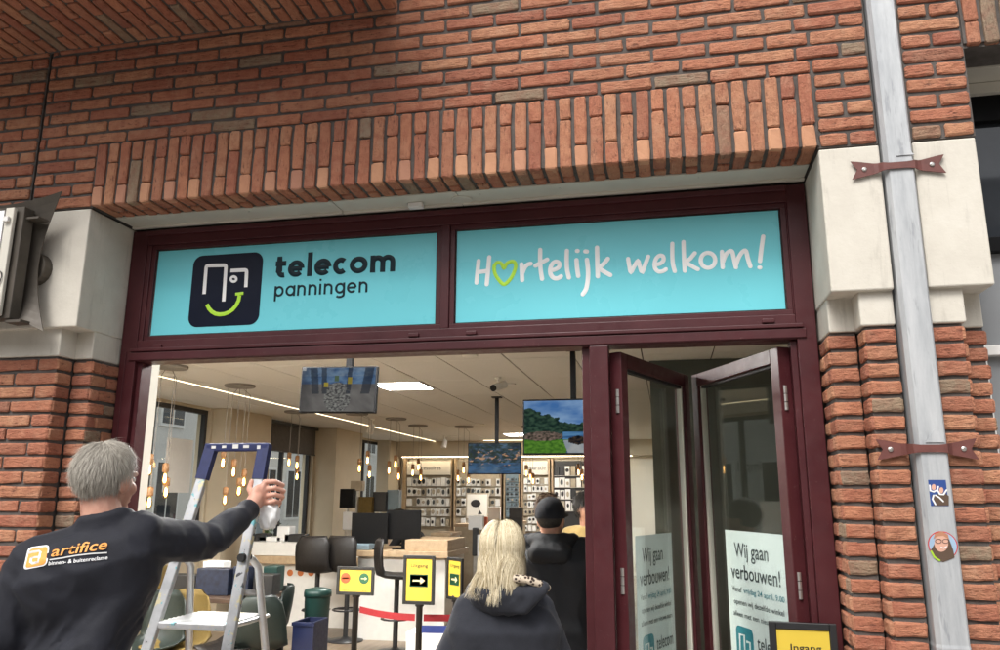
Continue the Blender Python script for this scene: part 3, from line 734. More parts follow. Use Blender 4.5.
def poster(u0, p0, n, w, ztop, zbot, label):
    """sheet hung flat against the inner side of the glass"""
    t = thing('poster', label, 'poster', p0, 'renovation notices behind the door glass'); u = u0; up = Vector((0, 0, 1))
    b = MB(); b.obox(p0 + u * w / 2 + up * ((ztop + zbot) / 2 - p0.z), u, n, up, w / 2, .0006, (ztop - zbot) / 2); b.build('sheet', M['pale_poster'], t)
    nn = n * .0012
    def ln(name, txt, fx, z, size, mat, bold=0, width=None): lettering(name, txt, p0 + nn + u * fx * w + up * (z - p0.z), u, up, size, M[mat], t, bold, off=.0008, width=width)
    ln('headline', 'Wij gaan', .16, ztop - .112, .088, 'grey_print', .009, w * .56); ln('headline', 'verbouwen!', .08, ztop - .205, .088, 'grey_print', .009, w * .80)
    ln('print_line', 'Vanaf', .08, ztop - .262, .032, 'grey_print', .004, w * .17); ln('print_line', 'vrijdag 24 april, 9.00', .28, ztop - .262, .032, 'teal_print', .004, w * .64)
    ln('print_line', 'openen wij dezelfde winkel', .10, ztop - .315, .032, 'grey_print', .006, w * .80); ln('print_line', 'alleen met een nieuwe naam', .08, ztop - .366, .032, 'grey_print', .006, w * .84)
    c = p0 + nn + u * w * .25 + up * (ztop - .50 - p0.z); hw, hh, rr = w * .145, .095, .026; pts = []
    for qx, qz, a0 in ((1, 1, 0), (-1, 1, 90), (-1, -1, 180), (1, -1, 270)):
        for k in range(5): a = math.radians(a0 + 90 * k / 4); pts.append(c + u * (qx * (hw - rr) + rr * math.cos(a)) + up * (qz * (hh - rr) + rr * math.sin(a)))
    b = MB(); b.prism(pts, n, .0008); b.build('logo_tile', M['teal_print'], t)
    b = MB(); S = lambda l: [c + u * x * hw + up * z * hh + n * .0016 for x, z in l]
    b.ribbon(S([(-.6, -.2), (-.55, .62), (0, .64), (-.06, -.45)]), .011, n, .0006, cap=False); b.ribbon(S([(.2, .4), (.62, .4), (.6, -.3)]), .011, n, .0006, cap=False); b.build('phone_mark', M['pale_poster'], t)
    ln('headline', 'telecom', .46, ztop - .478, .078, 'grey_print', .009, w * .46); ln('print_line', 'panningen', .46, ztop - .540, .05, 'grey_print', .002, w * .36)
def folding_door():
    l1, u1, n1, h1 = door_leaf((2.222, .350), AP, 'left leaf of the maroon folding door beside the middle post', 0, -1)
    l2, u2, n2, h2 = door_leaf((2.902, .350), AP2, 'right leaf of the maroon folding door beside the brick pier', 0, 1)
    up = Vector((0, 0, 1))
    # posters: a little behind the glass
    def on(h, n, px, py):          # point of the leaf plane seen at a pixel
        r = ray(px, py); o = h - n * .010; k = (o - CAM).dot(n) / r.dot(n); return CAM + r * k
    a = on(h1, n1, 635, 537); e = on(h1, n1, 671, 532); w = (Vector((e.x, e.y, 0)) - Vector((a.x, a.y, 0))).length; ztop = (a.z + e.z) / 2
    poster((Vector((e.x - a.x, e.y - a.y, 0))).normalized(), Vector((a.x, a.y, ztop)), n1, w, ztop, ztop - .95, 'pale aqua renovation notice in the left leaf of the folding door')
    a = on(h2, n2, 725, 530); e = on(h2, n2, 786, 535); ztop = (a.z + e.z) / 2; w = (Vector((e.x, e.y, 0)) - Vector((a.x, a.y, 0))).length
    poster((Vector((e.x - a.x, e.y - a.y, 0))).normalized(), Vector((a.x, a.y, ztop)), n2, w, ztop, ztop - .95, 'pale aqua renovation notice in the right leaf of the folding door')
folding_door()

# ---------------------------------------------------------------- yellow entrance sign on a post, right foreground
M['yellow'] = plain('yellow_card', (.62, .45, .05, 1), .45, var=.03); M['blackframe'] = plain('black_sign_frame', (.016, .016, .017, 1), .38, bump=.05)
M['green'] = plain('dark_green_print', (.018, .10, .05, 1), .5); M['redprint'] = plain('orange_red_print', (.42, .085, .03, 1), .5); M['arrowpale'] = plain('pale_arrow_print', (.72, .66, .35, 1), .5)
def sign_post(label, c, w, h, tilt, content, yaw=0, post=True, group='yellow signs on black queue posts'):
    """c: centre of the sign frame"""
    c = Vector(c); t = thing('sign_post', label, 'sign', (c.x, c.y + .012, 0), group)
    u = Vector((math.cos(yaw), math.sin(yaw), 0)); u = (u + Vector((0, 0, math.tan(tilt)))).normalized(); n0 = Vector((math.sin(yaw), -math.cos(yaw), 0)); v = n0.cross(u); v = -v if v.z < 0 else v
    b = MB(); b.obox(c + n0 * -.004, u, n0, v, w / 2, .006, h / 2); b.build('frame', M['blackframe'], t, bevel=.004)
    for s in (-1, 1):
        b = MB(); b.obox(c + u * s * (w / 2 - .012), u, n0, v, .012, .010, h / 2); b.build('frame_side', M['blackframe'], t, bevel=.002)
        b = MB(); b.obox(c + v * s * (h / 2 - .012), u, n0, v, w / 2 - .025, .010, .012); b.build('frame_side', M['blackframe'], t, bevel=.002)
    b = MB(); b.obox(c + n0 * .003, u, n0, v, w / 2 - .026, .0015, h / 2 - .026); b.build('card', M['yellow'], t)
    p = c + n0 * .0055
    def txt(s_, x, y, sz, mat='blackframe', bold=.01, width=None): lettering('lettering', s_, p + u * x + v * y, u, v, sz, M[mat], t, bold, off=.0004 if u.cross(v).dot(n0) > 0 else -.0004, width=width)
    def arrow(x, y, s, mat='arrowpale'):
        b = MB(); S = lambda l: [p + u * (x + a * s) + v * (y + e * s) + n0 * .0016 for a, e in l]
        b.add(S([(-.9, .13), (-.9, -.13), (.25, -.13), (.25, -.5), (.95, 0), (.25, .5), (.25, .13)]), [(0, 1, 2, 3, 4, 5, 6)]); b.build('arrow', M[mat], t)
    def disc(x, y, r, mat):
        b = MB(); b.add([p + u * (x + r * math.cos(2 * PI * k / 24)) + v * (y + r * math.sin(2 * PI * k / 24)) + n0 * .0008 for k in range(24)], [tuple(range(24))]); b.build('disc', M[mat], t)
    content(txt, arrow, disc, lambda x, y, a, e, mat: MB().add([p + u * (x + q * a) + v * (y + r * e) + n0 * .0008 for q, r in ((-1, -1), (1, -1), (1, 1), (-1, 1))], [(0, 1, 2, 3)]).build('field', M[mat], t))
    if post:
        zb = c.z - h / 2
        b = MB(); b.lathe([(.17, 0), (.17, .012), (.155, .022), (.04, .034), (.03, .05)], (c.x, c.y + .03, 0), 24); b.build('base', M['blackframe'], t, smooth=True)
        b = MB(); b.lathe([(.024, .04), (.024, min(.92, zb - .02)), (.034, min(.925, zb - .015)), (.034, min(1.0, zb + .03)), (.02, min(1.01, zb + .04))], (c.x, c.y + .03, 0), 16); b.build('post', M['blackframe'], t, smooth=True)
        b = MB(); b.bar((c.x, c.y + .03, zb - .03), (c.x, c.y + .012, zb + .05), .03, .012, (0, 1, 0)); b.build('clip', M['blackframe'], t)
    return t
def c_in(txt, arrow, disc, field):
    txt('Ingang', -.048, .062, .034, bold=.006, width=.105); field(0, -.05, .07, .045, 'green'); arrow(0, -.05, .045)
a = at(772, 622, d=2.86); e = at(835, 632, d=2.80)
sign_post('yellow entrance sign in a black frame in front of the right door leaf', (a + e) / 2 + Vector((-.004, 0, -.145)), .232, .32, 0, c_in, yaw=math.atan2(e.y - a.y, e.x - a.x))

# ---------------------------------------------------------------- neighbour's window beyond the pipe
def right_window():
    M['darkglass'] = plain('dark_window_glass', (.03, .034, .04, 1), .04, var=.1)
    M['paleglass'] = plain('reflection_toned_glass', (.26, .27, .28, 1), .08, var=.15, scale=2)  # pale colour stands in for the reflection in the panes
    t = thing('shop_window', 'grey neighbouring window with dark frame at the right edge', 'window', (4.3, .3, 0))
    x0, x1 = 3.574, 5.3; zt = 3.33
    b = MB(); b.box(x0 + .01, x1, .160, .30, zt - .002, zt + .008); b.box(x0 + .01, x1, .272, .30, zt - .05, zt - .004); b.build('soffit_strip', M['cream'], t, bevel=.002)
    b = MB(); b.box(x0, x1, .30, .38, zt - .16, zt + .01); b.box(x0, x0 + .05, .30, .38, 2.25, zt - .16); b.box(x0 + .05, x1, .30, .36, 2.62, 2.68); b.build('frame', M['black'], t, bevel=.003)
    b = MB(); b.box(x0 + .012, x0 + .052, .296, .36, 0, 2.25); b.box(x0 + .05, x1, .298, .36, 2.21, 2.25); b.build('lower_frame', M['white'], t, bevel=.003)
    b = MB(); b.box(x0 + .05, x1, .335, .343, 2.68, zt - .16); b.build('pane', M['darkglass'], t)
    b = MB(); b.box(x0 + .05, x1, .335, .343, 2.25, 2.62); b.build('pane', M['paleglass'], t)
    b = MB(); b.box(x0 + .052, x1, .335, .343, .3, 2.21); b.build('pane', M['paleglass'], t)
    b = MB(); b.box(x0 + .052, x1, .30, .42, 0, .3); b.build('plinth', M['mortar'], t)
    b = MB(); b.box(x1, 7.5, .0, .42, 0, 3.337); tag(b.build('plain_wall', M['mortar']), 'plain wall beyond the neighbouring window', 'wall')
right_window()

# ---------------------------------------------------------------- old wall light at the left edge
def wall_light():
    c = at(8, 262, Y=-.09); zc = c.z; xr = at(45, 262, Y=-.09).x
    t = thing('wall_light', 'weathered brown wall light with curved sheet shade, its inside open', 'wall light', (c.x, 0, zc - .25))
    W = .46; x1 = at(57, 192, Y=-.13).x; x0 = x1 - .62; cx = (x0 + x1) / 2; hw = (x1 - x0) / 2
    H = (at(55, 190, Y=-.12).z - at(45, 330, Y=-.12).z) / 2; zc = (at(55, 190, Y=-.12).z + at(45, 330, Y=-.12).z) / 2
    # hourglass sheet, bent out from the wall: edges concave
    nu, nv = 20, 16; V = []; Fs = []
    for j in range(nv + 1):
        for i in range(nu + 1):
            u, v = -1 + 2 * i / nu, -1 + 2 * j / nv
            x = cx + u * (hw - .105 * (1 - v * v)); z = zc + v * (H - .055 * (1 - u * u) if v > 0 else H - .075 * (1 - u * u))
            y = -.085 + .02 * u * u - .035 * abs(v) ** 3; V.append((x, y, z))
    m = len(V); V += [(x, y - .004, z) for x, y, z in V]
    for j in range(nv):
        for i in range(nu):
            a = j * (nu + 1) + i; q = (a, a + 1, a + nu + 2, a + nu + 1); Fs.append(q); Fs.append(tuple(k + m for k in q[::-1]))
    for i in range(nu):
        for a, bb in ((i, i + 1), (nv * (nu + 1) + i + 1, nv * (nu + 1) + i)): Fs.append((a, m + a, m + bb, bb))
    for j in range(nv):
        for a, bb in (((j + 1) * (nu + 1), j * (nu + 1)), (j * (nu + 1) + nu, (j + 1) * (nu + 1) + nu)): Fs.append((a, m + a, m + bb, bb))
    MB().add(V, Fs).build('shade', M['oldmetal'], t, smooth=False)
    b = MB(); b.lathe([(.075, 0.001), (.075, -.045), (.072, -.048)], (x1 - .165, 0, zc - .01), 20, 'Y'); b.build('wall_plate', M['oldmetal'], t)
    # lamp box inside the shade
    bx1 = at(19, 260, Y=-.16).x; bz0, bz1 = at(10, 318, Y=-.17).z, at(10, 207, Y=-.17).z
    b = MB(); b.box(bx1 - .34, bx1 - .004, -.165, -.105, bz0, bz1); b.build('lamp_box', M['oldmetal'], t, bevel=.004)
    b = MB(); b.box(bx1 - .075, bx1 - .032, -.192, -.173, bz0 + .01, bz1 - .012); b.build('gear_tray', M['cream'], t, bevel=.004)
    b = MB(); b.box(bx1 - .32, bx1 - .09, -.183, -.173, bz0 + .02, bz1 - .02); b.build('reflector', M['signwhite'], t)
    for z in (bz0 + .045, bz0 + .10, bz1 - .07): 
        b = MB(); b.cbox(bx1 - .07, bx1 - .042, -.209, -.193, z - .012, z + .012, .003); b.build('lamp_socket', M['white'], t)
    b = MB(); b.tube([(bx1 - .056 + .016 * math.cos(a / 8 * 2 * PI), -.197, bz0 + .18 + .028 * math.sin(a / 8 * 2 * PI)) for a in range(9)] + [(bx1 - .054, -.197, bz0 + .14), (bx1 - .058, -.197, bz0 + .11)], .0022, 6); b.build('wire', M['rubber'], t)
    b = MB(); b.box(bx1 - .03, bx1 + .05, -.16, -.09, bz0 - .016, bz0 - .004); b.build('bracket', M['oldmetal'], t); b = MB(); b.box(bx1 - .004, bx1 + .06, -.15, -.09, bz1 - .055, bz1 - .045); b.build('bracket', M['oldmetal'], t)
wall_light()

# ---------------------------------------------------------------- stickers on the downpipe
def stickers():
    yp = -.0226
    pal = dict(blue=(.03, .07, .24, 1), skin=(.62, .36, .27, 1), wht=(.75, .75, .75, 1), brown=(.10, .065, .045, 1), red=(.50, .03, .03, 1), sky=(.30, .42, .55, 1), lime=(.35, .55, .04, 1), ginger=(.42, .2, .12, 1), dk=(.03, .03, .035, 1))
    mm = {k: plain('sticker_' + k, v, .35, var=.08) for k, v in pal.items()}
    def poly(parent, name, pts, mat, lv): b = MB(); b.add([(q.x, yp - .0004 * lv, q.z) for q in pts], [tuple(range(len(pts)))]); o = b.build(name, mm[mat], parent); return o
    P = lambda x, y: at(920 + x / 6.5, 470 + y / 6.5, Y=yp)
    ell = lambda cx, cy, rx, ry, n=20: [P(cx + rx * math.cos(2 * PI * k / n), cy - ry * math.sin(2 * PI * k / n)) for k in range(n)][::-1]
    c = P(120, 150); t = thing('photo_sticker', 'small rectangular photo sticker of two figures on the downpipe', 'sticker', (c.x, yp, c.z))
    b = MB(); a, e = P(52, 65), P(187, 235); b.box(a.x, e.x, yp - .0004, yp + .0004, e.z, a.z); b.build('print', mm['blue'], t)
    poly(t, 'printed_patch', [P(75, 165), P(160, 150), P(187, 170), P(187, 232), P(90, 232)], 'brown', 2)
    for cx, cy in ((88, 112), (138, 132)): poly(t, 'printed_face', ell(cx, cy, 14, 20), 'skin', 3)
    b = MB()
    for l in ([(62, 100), (66, 135), (88, 142), (112, 130), (118, 108)], [(112, 130), (128, 158), (152, 160), (172, 130)], [(88, 165), (80, 190), (100, 225)], [(100, 165), (125, 180), (150, 205)]): b.ribbon([Vector((P(x, y).x, yp - .0016, P(x, y).z)) for x, y in l], .005, NY, .0004)
    b.build('printed_outline', mm['wht'], t)
    c = P(148, 490); t = thing('round_sticker', 'round red-rimmed sticker with a smiling face on the downpipe', 'sticker', (c.x, yp, c.z))
    R = (P(245, 490).x - P(52, 490).x) / 2; ci = lambda r, n=32: [Vector((c.x + r * math.cos(2 * PI * k / n), 0, c.z + r * math.sin(2 * PI * k / n))) for k in range(n)]
    b = MB(); b.lathe([(R, 0.0004), (R, -.0004)], (c.x, yp, c.z), 32, 'Y'); b.build('rim', mm['red'], t)
    poly(t, 'print', ci(R * .93), 'sky', 2); poly(t, 'printed_patch', [P(70, 520), P(100, 470), P(185, 440), P(215, 520), P(225, 570), P(150, 600), P(95, 575)], 'brown', 3)
    poly(t, 'printed_face', ell(138, 475, 46, 58), 'skin', 4); poly(t, 'printed_hair', [P(85, 450), P(95, 415), P(140, 398), P(180, 420), P(190, 455), P(150, 428), P(110, 432)][::-1], 'ginger', 5)
    b = MB()
    for cx in (118, 165): b.ribbon([Vector((q.x, yp - .0026, q.z)) for q in [P(cx + 20 * math.cos(2 * PI * k / 12), 463 + 14 * math.sin(2 * PI * k / 12)) for k in range(13)]], .0016, NY, .0003)
    b.build('printed_glasses', mm['dk'], t)
    b = MB(); b.ribbon([Vector((P(x, y).x, yp - .0026, P(x, y).z)) for x, y in ((135, 502), (152, 510), (172, 498))], .003, NY, .0003); b.build('printed_smile', mm['wht'], t)
    b = MB(); b.ribbon([Vector((P(x, y).x, yp - .0026, P(x, y).z)) for x, y in ((72, 530), (92, 566), (125, 588))], .006, NY, .0003); b.build('printed_band', mm['lime'], t)
stickers()

# ================================================================ SHOP INTERIOR
CEIL, XW, YB, XR = 2.90, -4.0, 14.8, 5.2
M.update(
    laminate=wood_mat('oak_laminate', (.17, .125, .085, 1), (.28, .215, .15, 1), (14, 1.6, 14), .38),
    tile=plain('mineral_ceiling_tile', (.70, .69, .66, 1), .9, var=.04, scale=60, bump=.15, bscale=200), grid=plain('dark_joint', (.10, .09, .08, 1), .8),
    plaster=plain('warm_white_plaster', (.72, .68, .60, 1), .8, var=.05, scale=3), greige=plain('greige_paint', (.50, .43, .32, 1), .75, var=.06, scale=3),
    lampglow=emit('led_panel', (1.0, .98, .94, 1), 70.0), shelfglow=emit('warm_shelf_led', (1.0, .80, .52, 1), 16.0), stripglow=emit('led_strip', (1.0, .80, .50, 1), 2.6), bulbglow=emit('filament_bulb', (1.0, .55, .20, 1), 1.7),
    socketwood=plain('turned_wood_socket', (.30, .16, .07, 1), .5, var=.2, scale=50), cord=plain('grey_cord', (.22, .20, .18, 1), .7), anthr=plain('anthracite_aluminium', (.022, .022, .024, 1), .45),
    blind=plain('dark_roller_blind', (.085, .075, .068, 1), .8), oak=wood_mat('light_oak_top', (.36, .25, .15, 1), (.47, .35, .22, 1), (12, 3, 12), .45), darkwood=wood_mat('dark_wood', (.05, .03, .02, 1), (.10, .06, .04, 1)),
    darkwall=plain('dimmed_olive_wall', (.05, .054, .042, 1), .7, var=.08, scale=3), filament=emit('filament', (1.0, .60, .24, 1), 14.0), bulbglass=glass_mat('amber_bulb_glass', (1.0, .86, .62, 1), 0.05, 1.45), leather=plain('dark_brown_leather', (.009, .007, .0065, 1), .55, var=.2, scale=20, bump=.2), screenoff=plain('black_screen', (.008, .008, .009, 1), .12), pack=plain('white_pack_card', (.78, .77, .74, 1), .5, var=.06),
    packdark=plain('dark_product', (.016, .016, .017, 1), .5), packblue=plain('blue_grey_pack', (.16, .22, .26, 1), .5), binGreen=plain('dark_green_plastic', (.010, .040, .034, 1), .45), crateblue=plain('dark_blue_plastic', (.006, .011, .045, 1), .5),
    shellgreen=plain('dark_green_shell', (.007, .014, .012, 1), .5), shellyellow=plain('mustard_fabric', (.13, .085, .018, 1), .8, bump=.2), beltred=plain('red_belt_webbing', (.27, .012, .018, 1), .6), beltblue=plain('blue_belt_webbing', (.03, .05, .22, 1), .6),
    boxblue=plain('blue_printed_box', (.012, .018, .04, 1), .5, var=.6, scale=26), orange=plain('orange_dot', (.55, .16, .04, 1), .5), streetwhite=plain('street_render', (.62, .61, .58, 1), .8, var=.06), shopglass=glass_mat('window_glass', (.93, .96, .95, 1)),
    hedge=plain('hedge_leaf', (.05, .085, .02, 1), .7, var=.5, scale=90), paperwhite=plain('white_card', (.74, .74, .73, 1), .55, var=.03), kraft=plain('kraft_card', (.40, .345, .26, 1), .7), chrome=plain('chrome', (.6, .6, .6, 1), .2, 1.0))

def shell():
    b = MB(); b.box(XW, XR, .30, YB, -.05, .012); tag(b.build('shop_floor', M['laminate']), kind='structure')
    b = MB(); b.box(XW - .2, XR + .2, .43, YB + .2, CEIL + .012, CEIL + .2); ce = tag(b.build('ceiling', M['grid']), kind='structure')
    bm = MB(); bm.cbox(-.2965, .2965, -.5995, .5995, -.012, .010, .003); tm = bm.mesh('ceiling_tile', M['tile'])
    x = .43 + .3025 - 8 * .605
    while x < XR - .2:
        o = bpy.data.objects.new('ceiling_tile', tm); COL.objects.link(o); o.location = (x, 1.046, CEIL + .012); o.scale = (1, .725, 1); o.parent = ce
        y = 5.12 + .605 - 3 * 1.21
        while y < YB:
            o = bpy.data.objects.new('ceiling_tile', tm); COL.objects.link(o); o.location = (x, y, CEIL + .012 + rnd.uniform(-.0008, .0008)); o.parent = ce; y += 1.21
        x += .605
    # walls
    b = MB(); b.box(XR, XR + .2, .43, YB + .2, 0, CEIL + .1); tag(b.build('wall_right', M['darkwall']), kind='structure')  # coloured dark so the room behind the door glass looks dim
    b = MB(); b.box(XW - .2, XR, YB, YB + .2, 0, CEIL + .1); tag(b.build('wall_back', M['plaster']), kind='structure')
    b = MB(); b.box(XW, -.136, .425, .60, 0, CEIL + .1); b.box(XW, -.136, .425, .60, .0, .02); b.box(3.03, XR, .425, .60, 0, CEIL + .1); b.box(-.136, 3.03, .425, .60, 2.965, CEIL + .1)
    tag(b.build('wall_front_lining', M['plaster']), kind='structure')
    b = MB(); b.box(XW - .16, XW, .43, YB, 0, .86); b.box(XW - .16, XW, .43, YB, 2.86, CEIL + .1)
    for a, c in ((.43, 4.2), (7.2, 8.5), (10.62, 12.05), (14.5, YB)): b.box(XW - .2, XW + .02, a, c, .0, CEIL + .1)
    b.box(XW + .02, XW + .42, 10.72, 12.0, .0, CEIL - .002); b.box(XW + .02, XW + .30, 13.9, YB, 0, CEIL - .002); b.box(XW + .02, XW + .30, 7.25, 8.45, 0, CEIL - .002)
    tag(b.build('wall_left', M['greige']), kind='structure')
    b = MB(); b.box(XW + .31, XR, YB - .36, YB - .001, 2.56, CEIL - .002); tag(b.build('bulkhead', M['greige']), kind='structure')
    b = MB(); b.box(2.30, XR, 4.25, 4.37, .0, CEIL - .002); tag(b.build('dark_backdrop', M['darkwall']), kind='structure')  # added dark wall, hides the bright back wall behind the door glass
    b = MB(); b.box(3.55, 3.82, 2.3, 2.6, 0, CEIL - .002); tag(b.build('column', M['plaster']), kind='structure')
shell()

def left_windows():
    labs = ['large side window beside the nearest hanging bulbs, lettering on the glass', 'side window with a dark roller blind behind the white counter', 'far side window beyond the protruding wall column']
    for (a, c), lab in zip(((4.2, 7.2), (8.5, 10.62), (12.05, 14.5)), labs):
        t = thing('side_window', lab, 'window', (XW - .08, (a + c) / 2, .86), 'windows in the left side wall')
        x0, x1 = XW - .11, XW - .04
        for q in ((x0, x1, a, a + .06, .86, 2.86), (x0, x1, c - .06, c, .86, 2.86), (x0, x1, a + .06, c - .06, .86, .92), (x0, x1, a + .06, c - .06, 2.80, 2.86)):
            b = MB(); b.box(*q); b.build('frame_bar', M['anthr'], t, bevel=.003)
        mid = (a + c) / 2 + (.3 if a < 5 else 0)
        b = MB(); b.box(x0, x1, mid - .03, mid + .03, .92, 2.80); b.build('frame_bar', M['anthr'], t, bevel=.003)
        b = MB(); b.box(XW - .08, XW - .074, a + .06, mid - .03, .92, 2.80); b.build('pane', M['shopglass'], t)
        b = MB(); b.box(XW - .08, XW - .074, mid + .03, c - .06, .92, 2.80); b.build('pane', M['shopglass'], t)
        if a < 5:
            lettering('window_lettering', 'simpel', (XW - .072, 5.60, 2.06), (0, 1, 0), (0, 0, 1), .20, M['grey_print'], t, .01, off=.002)
            b = MB(); b.box(XW - .073, XW - .070, 6.35, 6.95, 1.70, 2.42); b.build('window_sticker', M['paperwhite'], t)
            b = MB(); b.box(XW - .073, XW - .070, 4.9, 5.75, .95, 1.62); b.build('window_sticker', M['paperwhite'], t)
    t = thing('roller_blind', 'dark roller blind half drawn at the top of the middle side window', 'blind', (XW + .04, 9.56, 2.42))
    b = MB(); b.box(XW + .03, XW + .034, 8.48, 10.64, 2.40, 2.86); b.build('cloth', M['blind'], t); b = MB(); b.box(XW + .026, XW + .05, 8.48, 10.64, 2.385, 2.405); b.build('bottom_bar', M['anthr'], t); b = MB(); b.box(XW + .022, XW + .09, 8.48, 10.64, 2.845, 2.895); b.build('cassette', M['anthr'], t)
left_windows()

def side_street():
    """houses across the side street, seen through the left windows"""
    X = -11.0
    for i, (y0, y1, h, mat, lab) in enumerate(((-2, 13.5, 6.2, 'streetwhite', 'pale rendered house across the side street with tall windows'), (13.6, 21.0, 5.6, 'streetwhite', 'second pale house across the side street, farther back'), (21.1, 34, 6.5, 'streetwhite', 'pale house at the far end of the side street'))):
        t = thing('town_house', lab, 'house', (X, (y0 + y1) / 2, 0)); b = MB(); b.box(X - 6, X, y0, y1, -.05, h); b.build('wall', M[mat], t)
        b = MB(); b.prism([(X + .25, y0 - .05, h), (X - 6.2, y0 - .05, h), (X - 3, y0 - .05, h + 2.4)], (0, 1, 0), y1 - y0 + .1); b.build('roof', M['blind'], t)
        n = int((y1 - y0) / 1.9)
        for k in range(n):
            yy = y0 + .9 + k * 1.9
            for z0, z1 in ((.8, 2.6), (3.5, 5.0)):
                w = MB(); w.box(X, X + .05, yy - .55, yy + .55, z0, z1); wo_ = w.build('window', M['white'], t)
                w = MB(); w.box(X + .05, X + .056, yy - .48, yy - .03, z0 + .08, z1 - .08); w.box(X + .05, X + .056, yy + .03, yy + .48, z0 + .08, z1 - .08); w.build('pane', M['darkglass'], wo_)
    b = MB(); b.box(-7.4, -7.0, 9.2, 10.0, 0, 3.2); tag(b.build('brick_post', M['mortar']), 'grey brick post outside the middle side window', 'post')
    # low hedge outside
    h = MB()
    for k in range(1500):
        c = Vector((rnd.uniform(-6.6, -6.0), rnd.uniform(6, 14), rnd.uniform(.1, 1.05))); a = Vector((rnd.uniform(-1, 1), rnd.uniform(-1, 1), rnd.uniform(-.4, 1))).normalized(); e = a.orthogonal().normalized()
        s = rnd.uniform(.04, .09); h.add([c - a * s, c + e * s * .5, c + a * s, c - e * s * .5], [(0, 1, 2, 3)])
    tag(h.build('hedge', M['hedge']), 'low green hedge outside the side windows', 'hedge')
side_street()
def front_street():
    """houses on the other side of the street, behind the photographer: they show only as reflections"""
    Y = -15.0
    for x0, x1, h, mat, lab in ((-22, -3.2, 7.2, 'mortar', 'dark brick house across the main street, mirrored in the left sign'), (-3.1, 9.5, 6.0, 'greige', 'beige house across the main street, mirrored in the right sign'), (9.6, 26, 7.6, 'mortar', 'dark brick house across the main street, mirrored in the door glass')):
        t = thing('town_house', lab, 'house', ((x0 + x1) / 2, Y, 0)); b = MB(); b.box(x0, x1, Y - 7, Y, -.05, h); b.build('wall', M[mat], t)
        b = MB(); b.prism([(x0 - .05, Y + .25, h), (x0 - .05, Y - 7.2, h), (x0 - .05, Y - 3.5, h + 2.6)], (1, 0, 0), x1 - x0 + .1); b.build('roof', M['blind'], t)
        for k in range(int((x1 - x0) / 2.1)):
            xx = x0 + 1.1 + k * 2.1
            for z0, z1 in ((.7, 2.6), (3.6, 5.2)):
                w = MB(); w.box(xx - .6, xx + .6, Y, Y + .05, z0, z1); wo_ = w.build('window', M['white'], t)
                w = MB(); w.box(xx - .52, xx - .03, Y + .05, Y + .056, z0 + .08, z1 - .08); w.box(xx + .03, xx + .52, Y + .05, Y + .056, z0 + .08, z1 - .08); w.build('pane', M['darkglass'], wo_)
front_street()

# ---------------------------------------------------------------- ceiling lamps
def led_panel(x, y, lab):
    t = thing('ceiling_light', lab, 'ceiling light', (x, y, CEIL), 'square LED panels in the ceiling')
    b = MB()
    for q in ((x - .29, x + .29, y - .29, y - .272), (x - .29, x + .29, y + .272, y + .29), (x - .29, x - .272, y - .272, y + .272), (x + .272, x + .29, y - .272, y + .272)): b.box(*q, CEIL - .012, CEIL + .004)
    b.build('frame', M['white'], t)
    b = MB(); b.box(x - .272, x + .272, y - .272, y + .272, CEIL - .008, CEIL + .002); b.build('diffuser', M['lampglow'], t)
colx = .43 - 1.5 * .605 + .605 - .605
for (x, y, lab) in ((-.4775, 5.42, 'bright square ceiling panel right of the first hanging screen'),):
    led_panel(x, y, lab)
for i, (x, y) in enumerate(((-.4775, 1.79), (-2.9, 1.79), (.7325, 1.79), (-1.6875, 1.79), (-.4775, 12.68), (3.15, 12.68))):  # extra panels added to brighten the shop, most of them unseen
    led_panel(x, y, '%s square ceiling panel from the left wall in the row just inside the door head' % dict(zip((-2.9, -1.6875, -.4775, .7325, 1.94, 3.15), ('first', 'second', 'third', 'fourth', 'fifth', 'sixth')))[x] if y < 5 else 'square ceiling panel before the back wall %s' % ('beside the far screen' if x < 1 else 'near the right wall'))
def led_strip():
    t = thing('light_line', 'thin warm light line running along the ceiling beside the left wall', 'ceiling light', (-2.77, 9, CEIL))
    b = MB(); b.box(-2.80, -2.735, 3.2, 14.4, CEIL - .006, CEIL + .002); b.build('profile', M['white'], t); b = MB(); b.box(-2.780, -2.757, 3.21, 14.39, CEIL - .010, CEIL - .006); b.build('diffuser', M['stripglow'], t)
    t = thing('light_line', 'short warm light line on the ceiling in front of the back wall', 'ceiling light', (-.3, 14.3, CEIL))
    b = MB(); b.box(-1.6, 1.4, 14.26, 14.33, CEIL - .008, CEIL + .002); b.build('diffuser', M['stripglow'], t)
led_strip()
def shelf_light():
    t = thing('light_line', 'warm light line under the bulkhead above the accessory racks', 'ceiling light', (-1, YB - .3, 2.555))
    b = MB(); b.box(-3.6, 1.7, YB - .335, YB - .295, 2.545, 2.5605); b.build('profile', M['white'], t); b = MB(); b.box(-3.59, 1.69, YB - .328, YB - .302, 2.540, 2.545); b.build('diffuser', M['shelfglow'], t)
shelf_light()
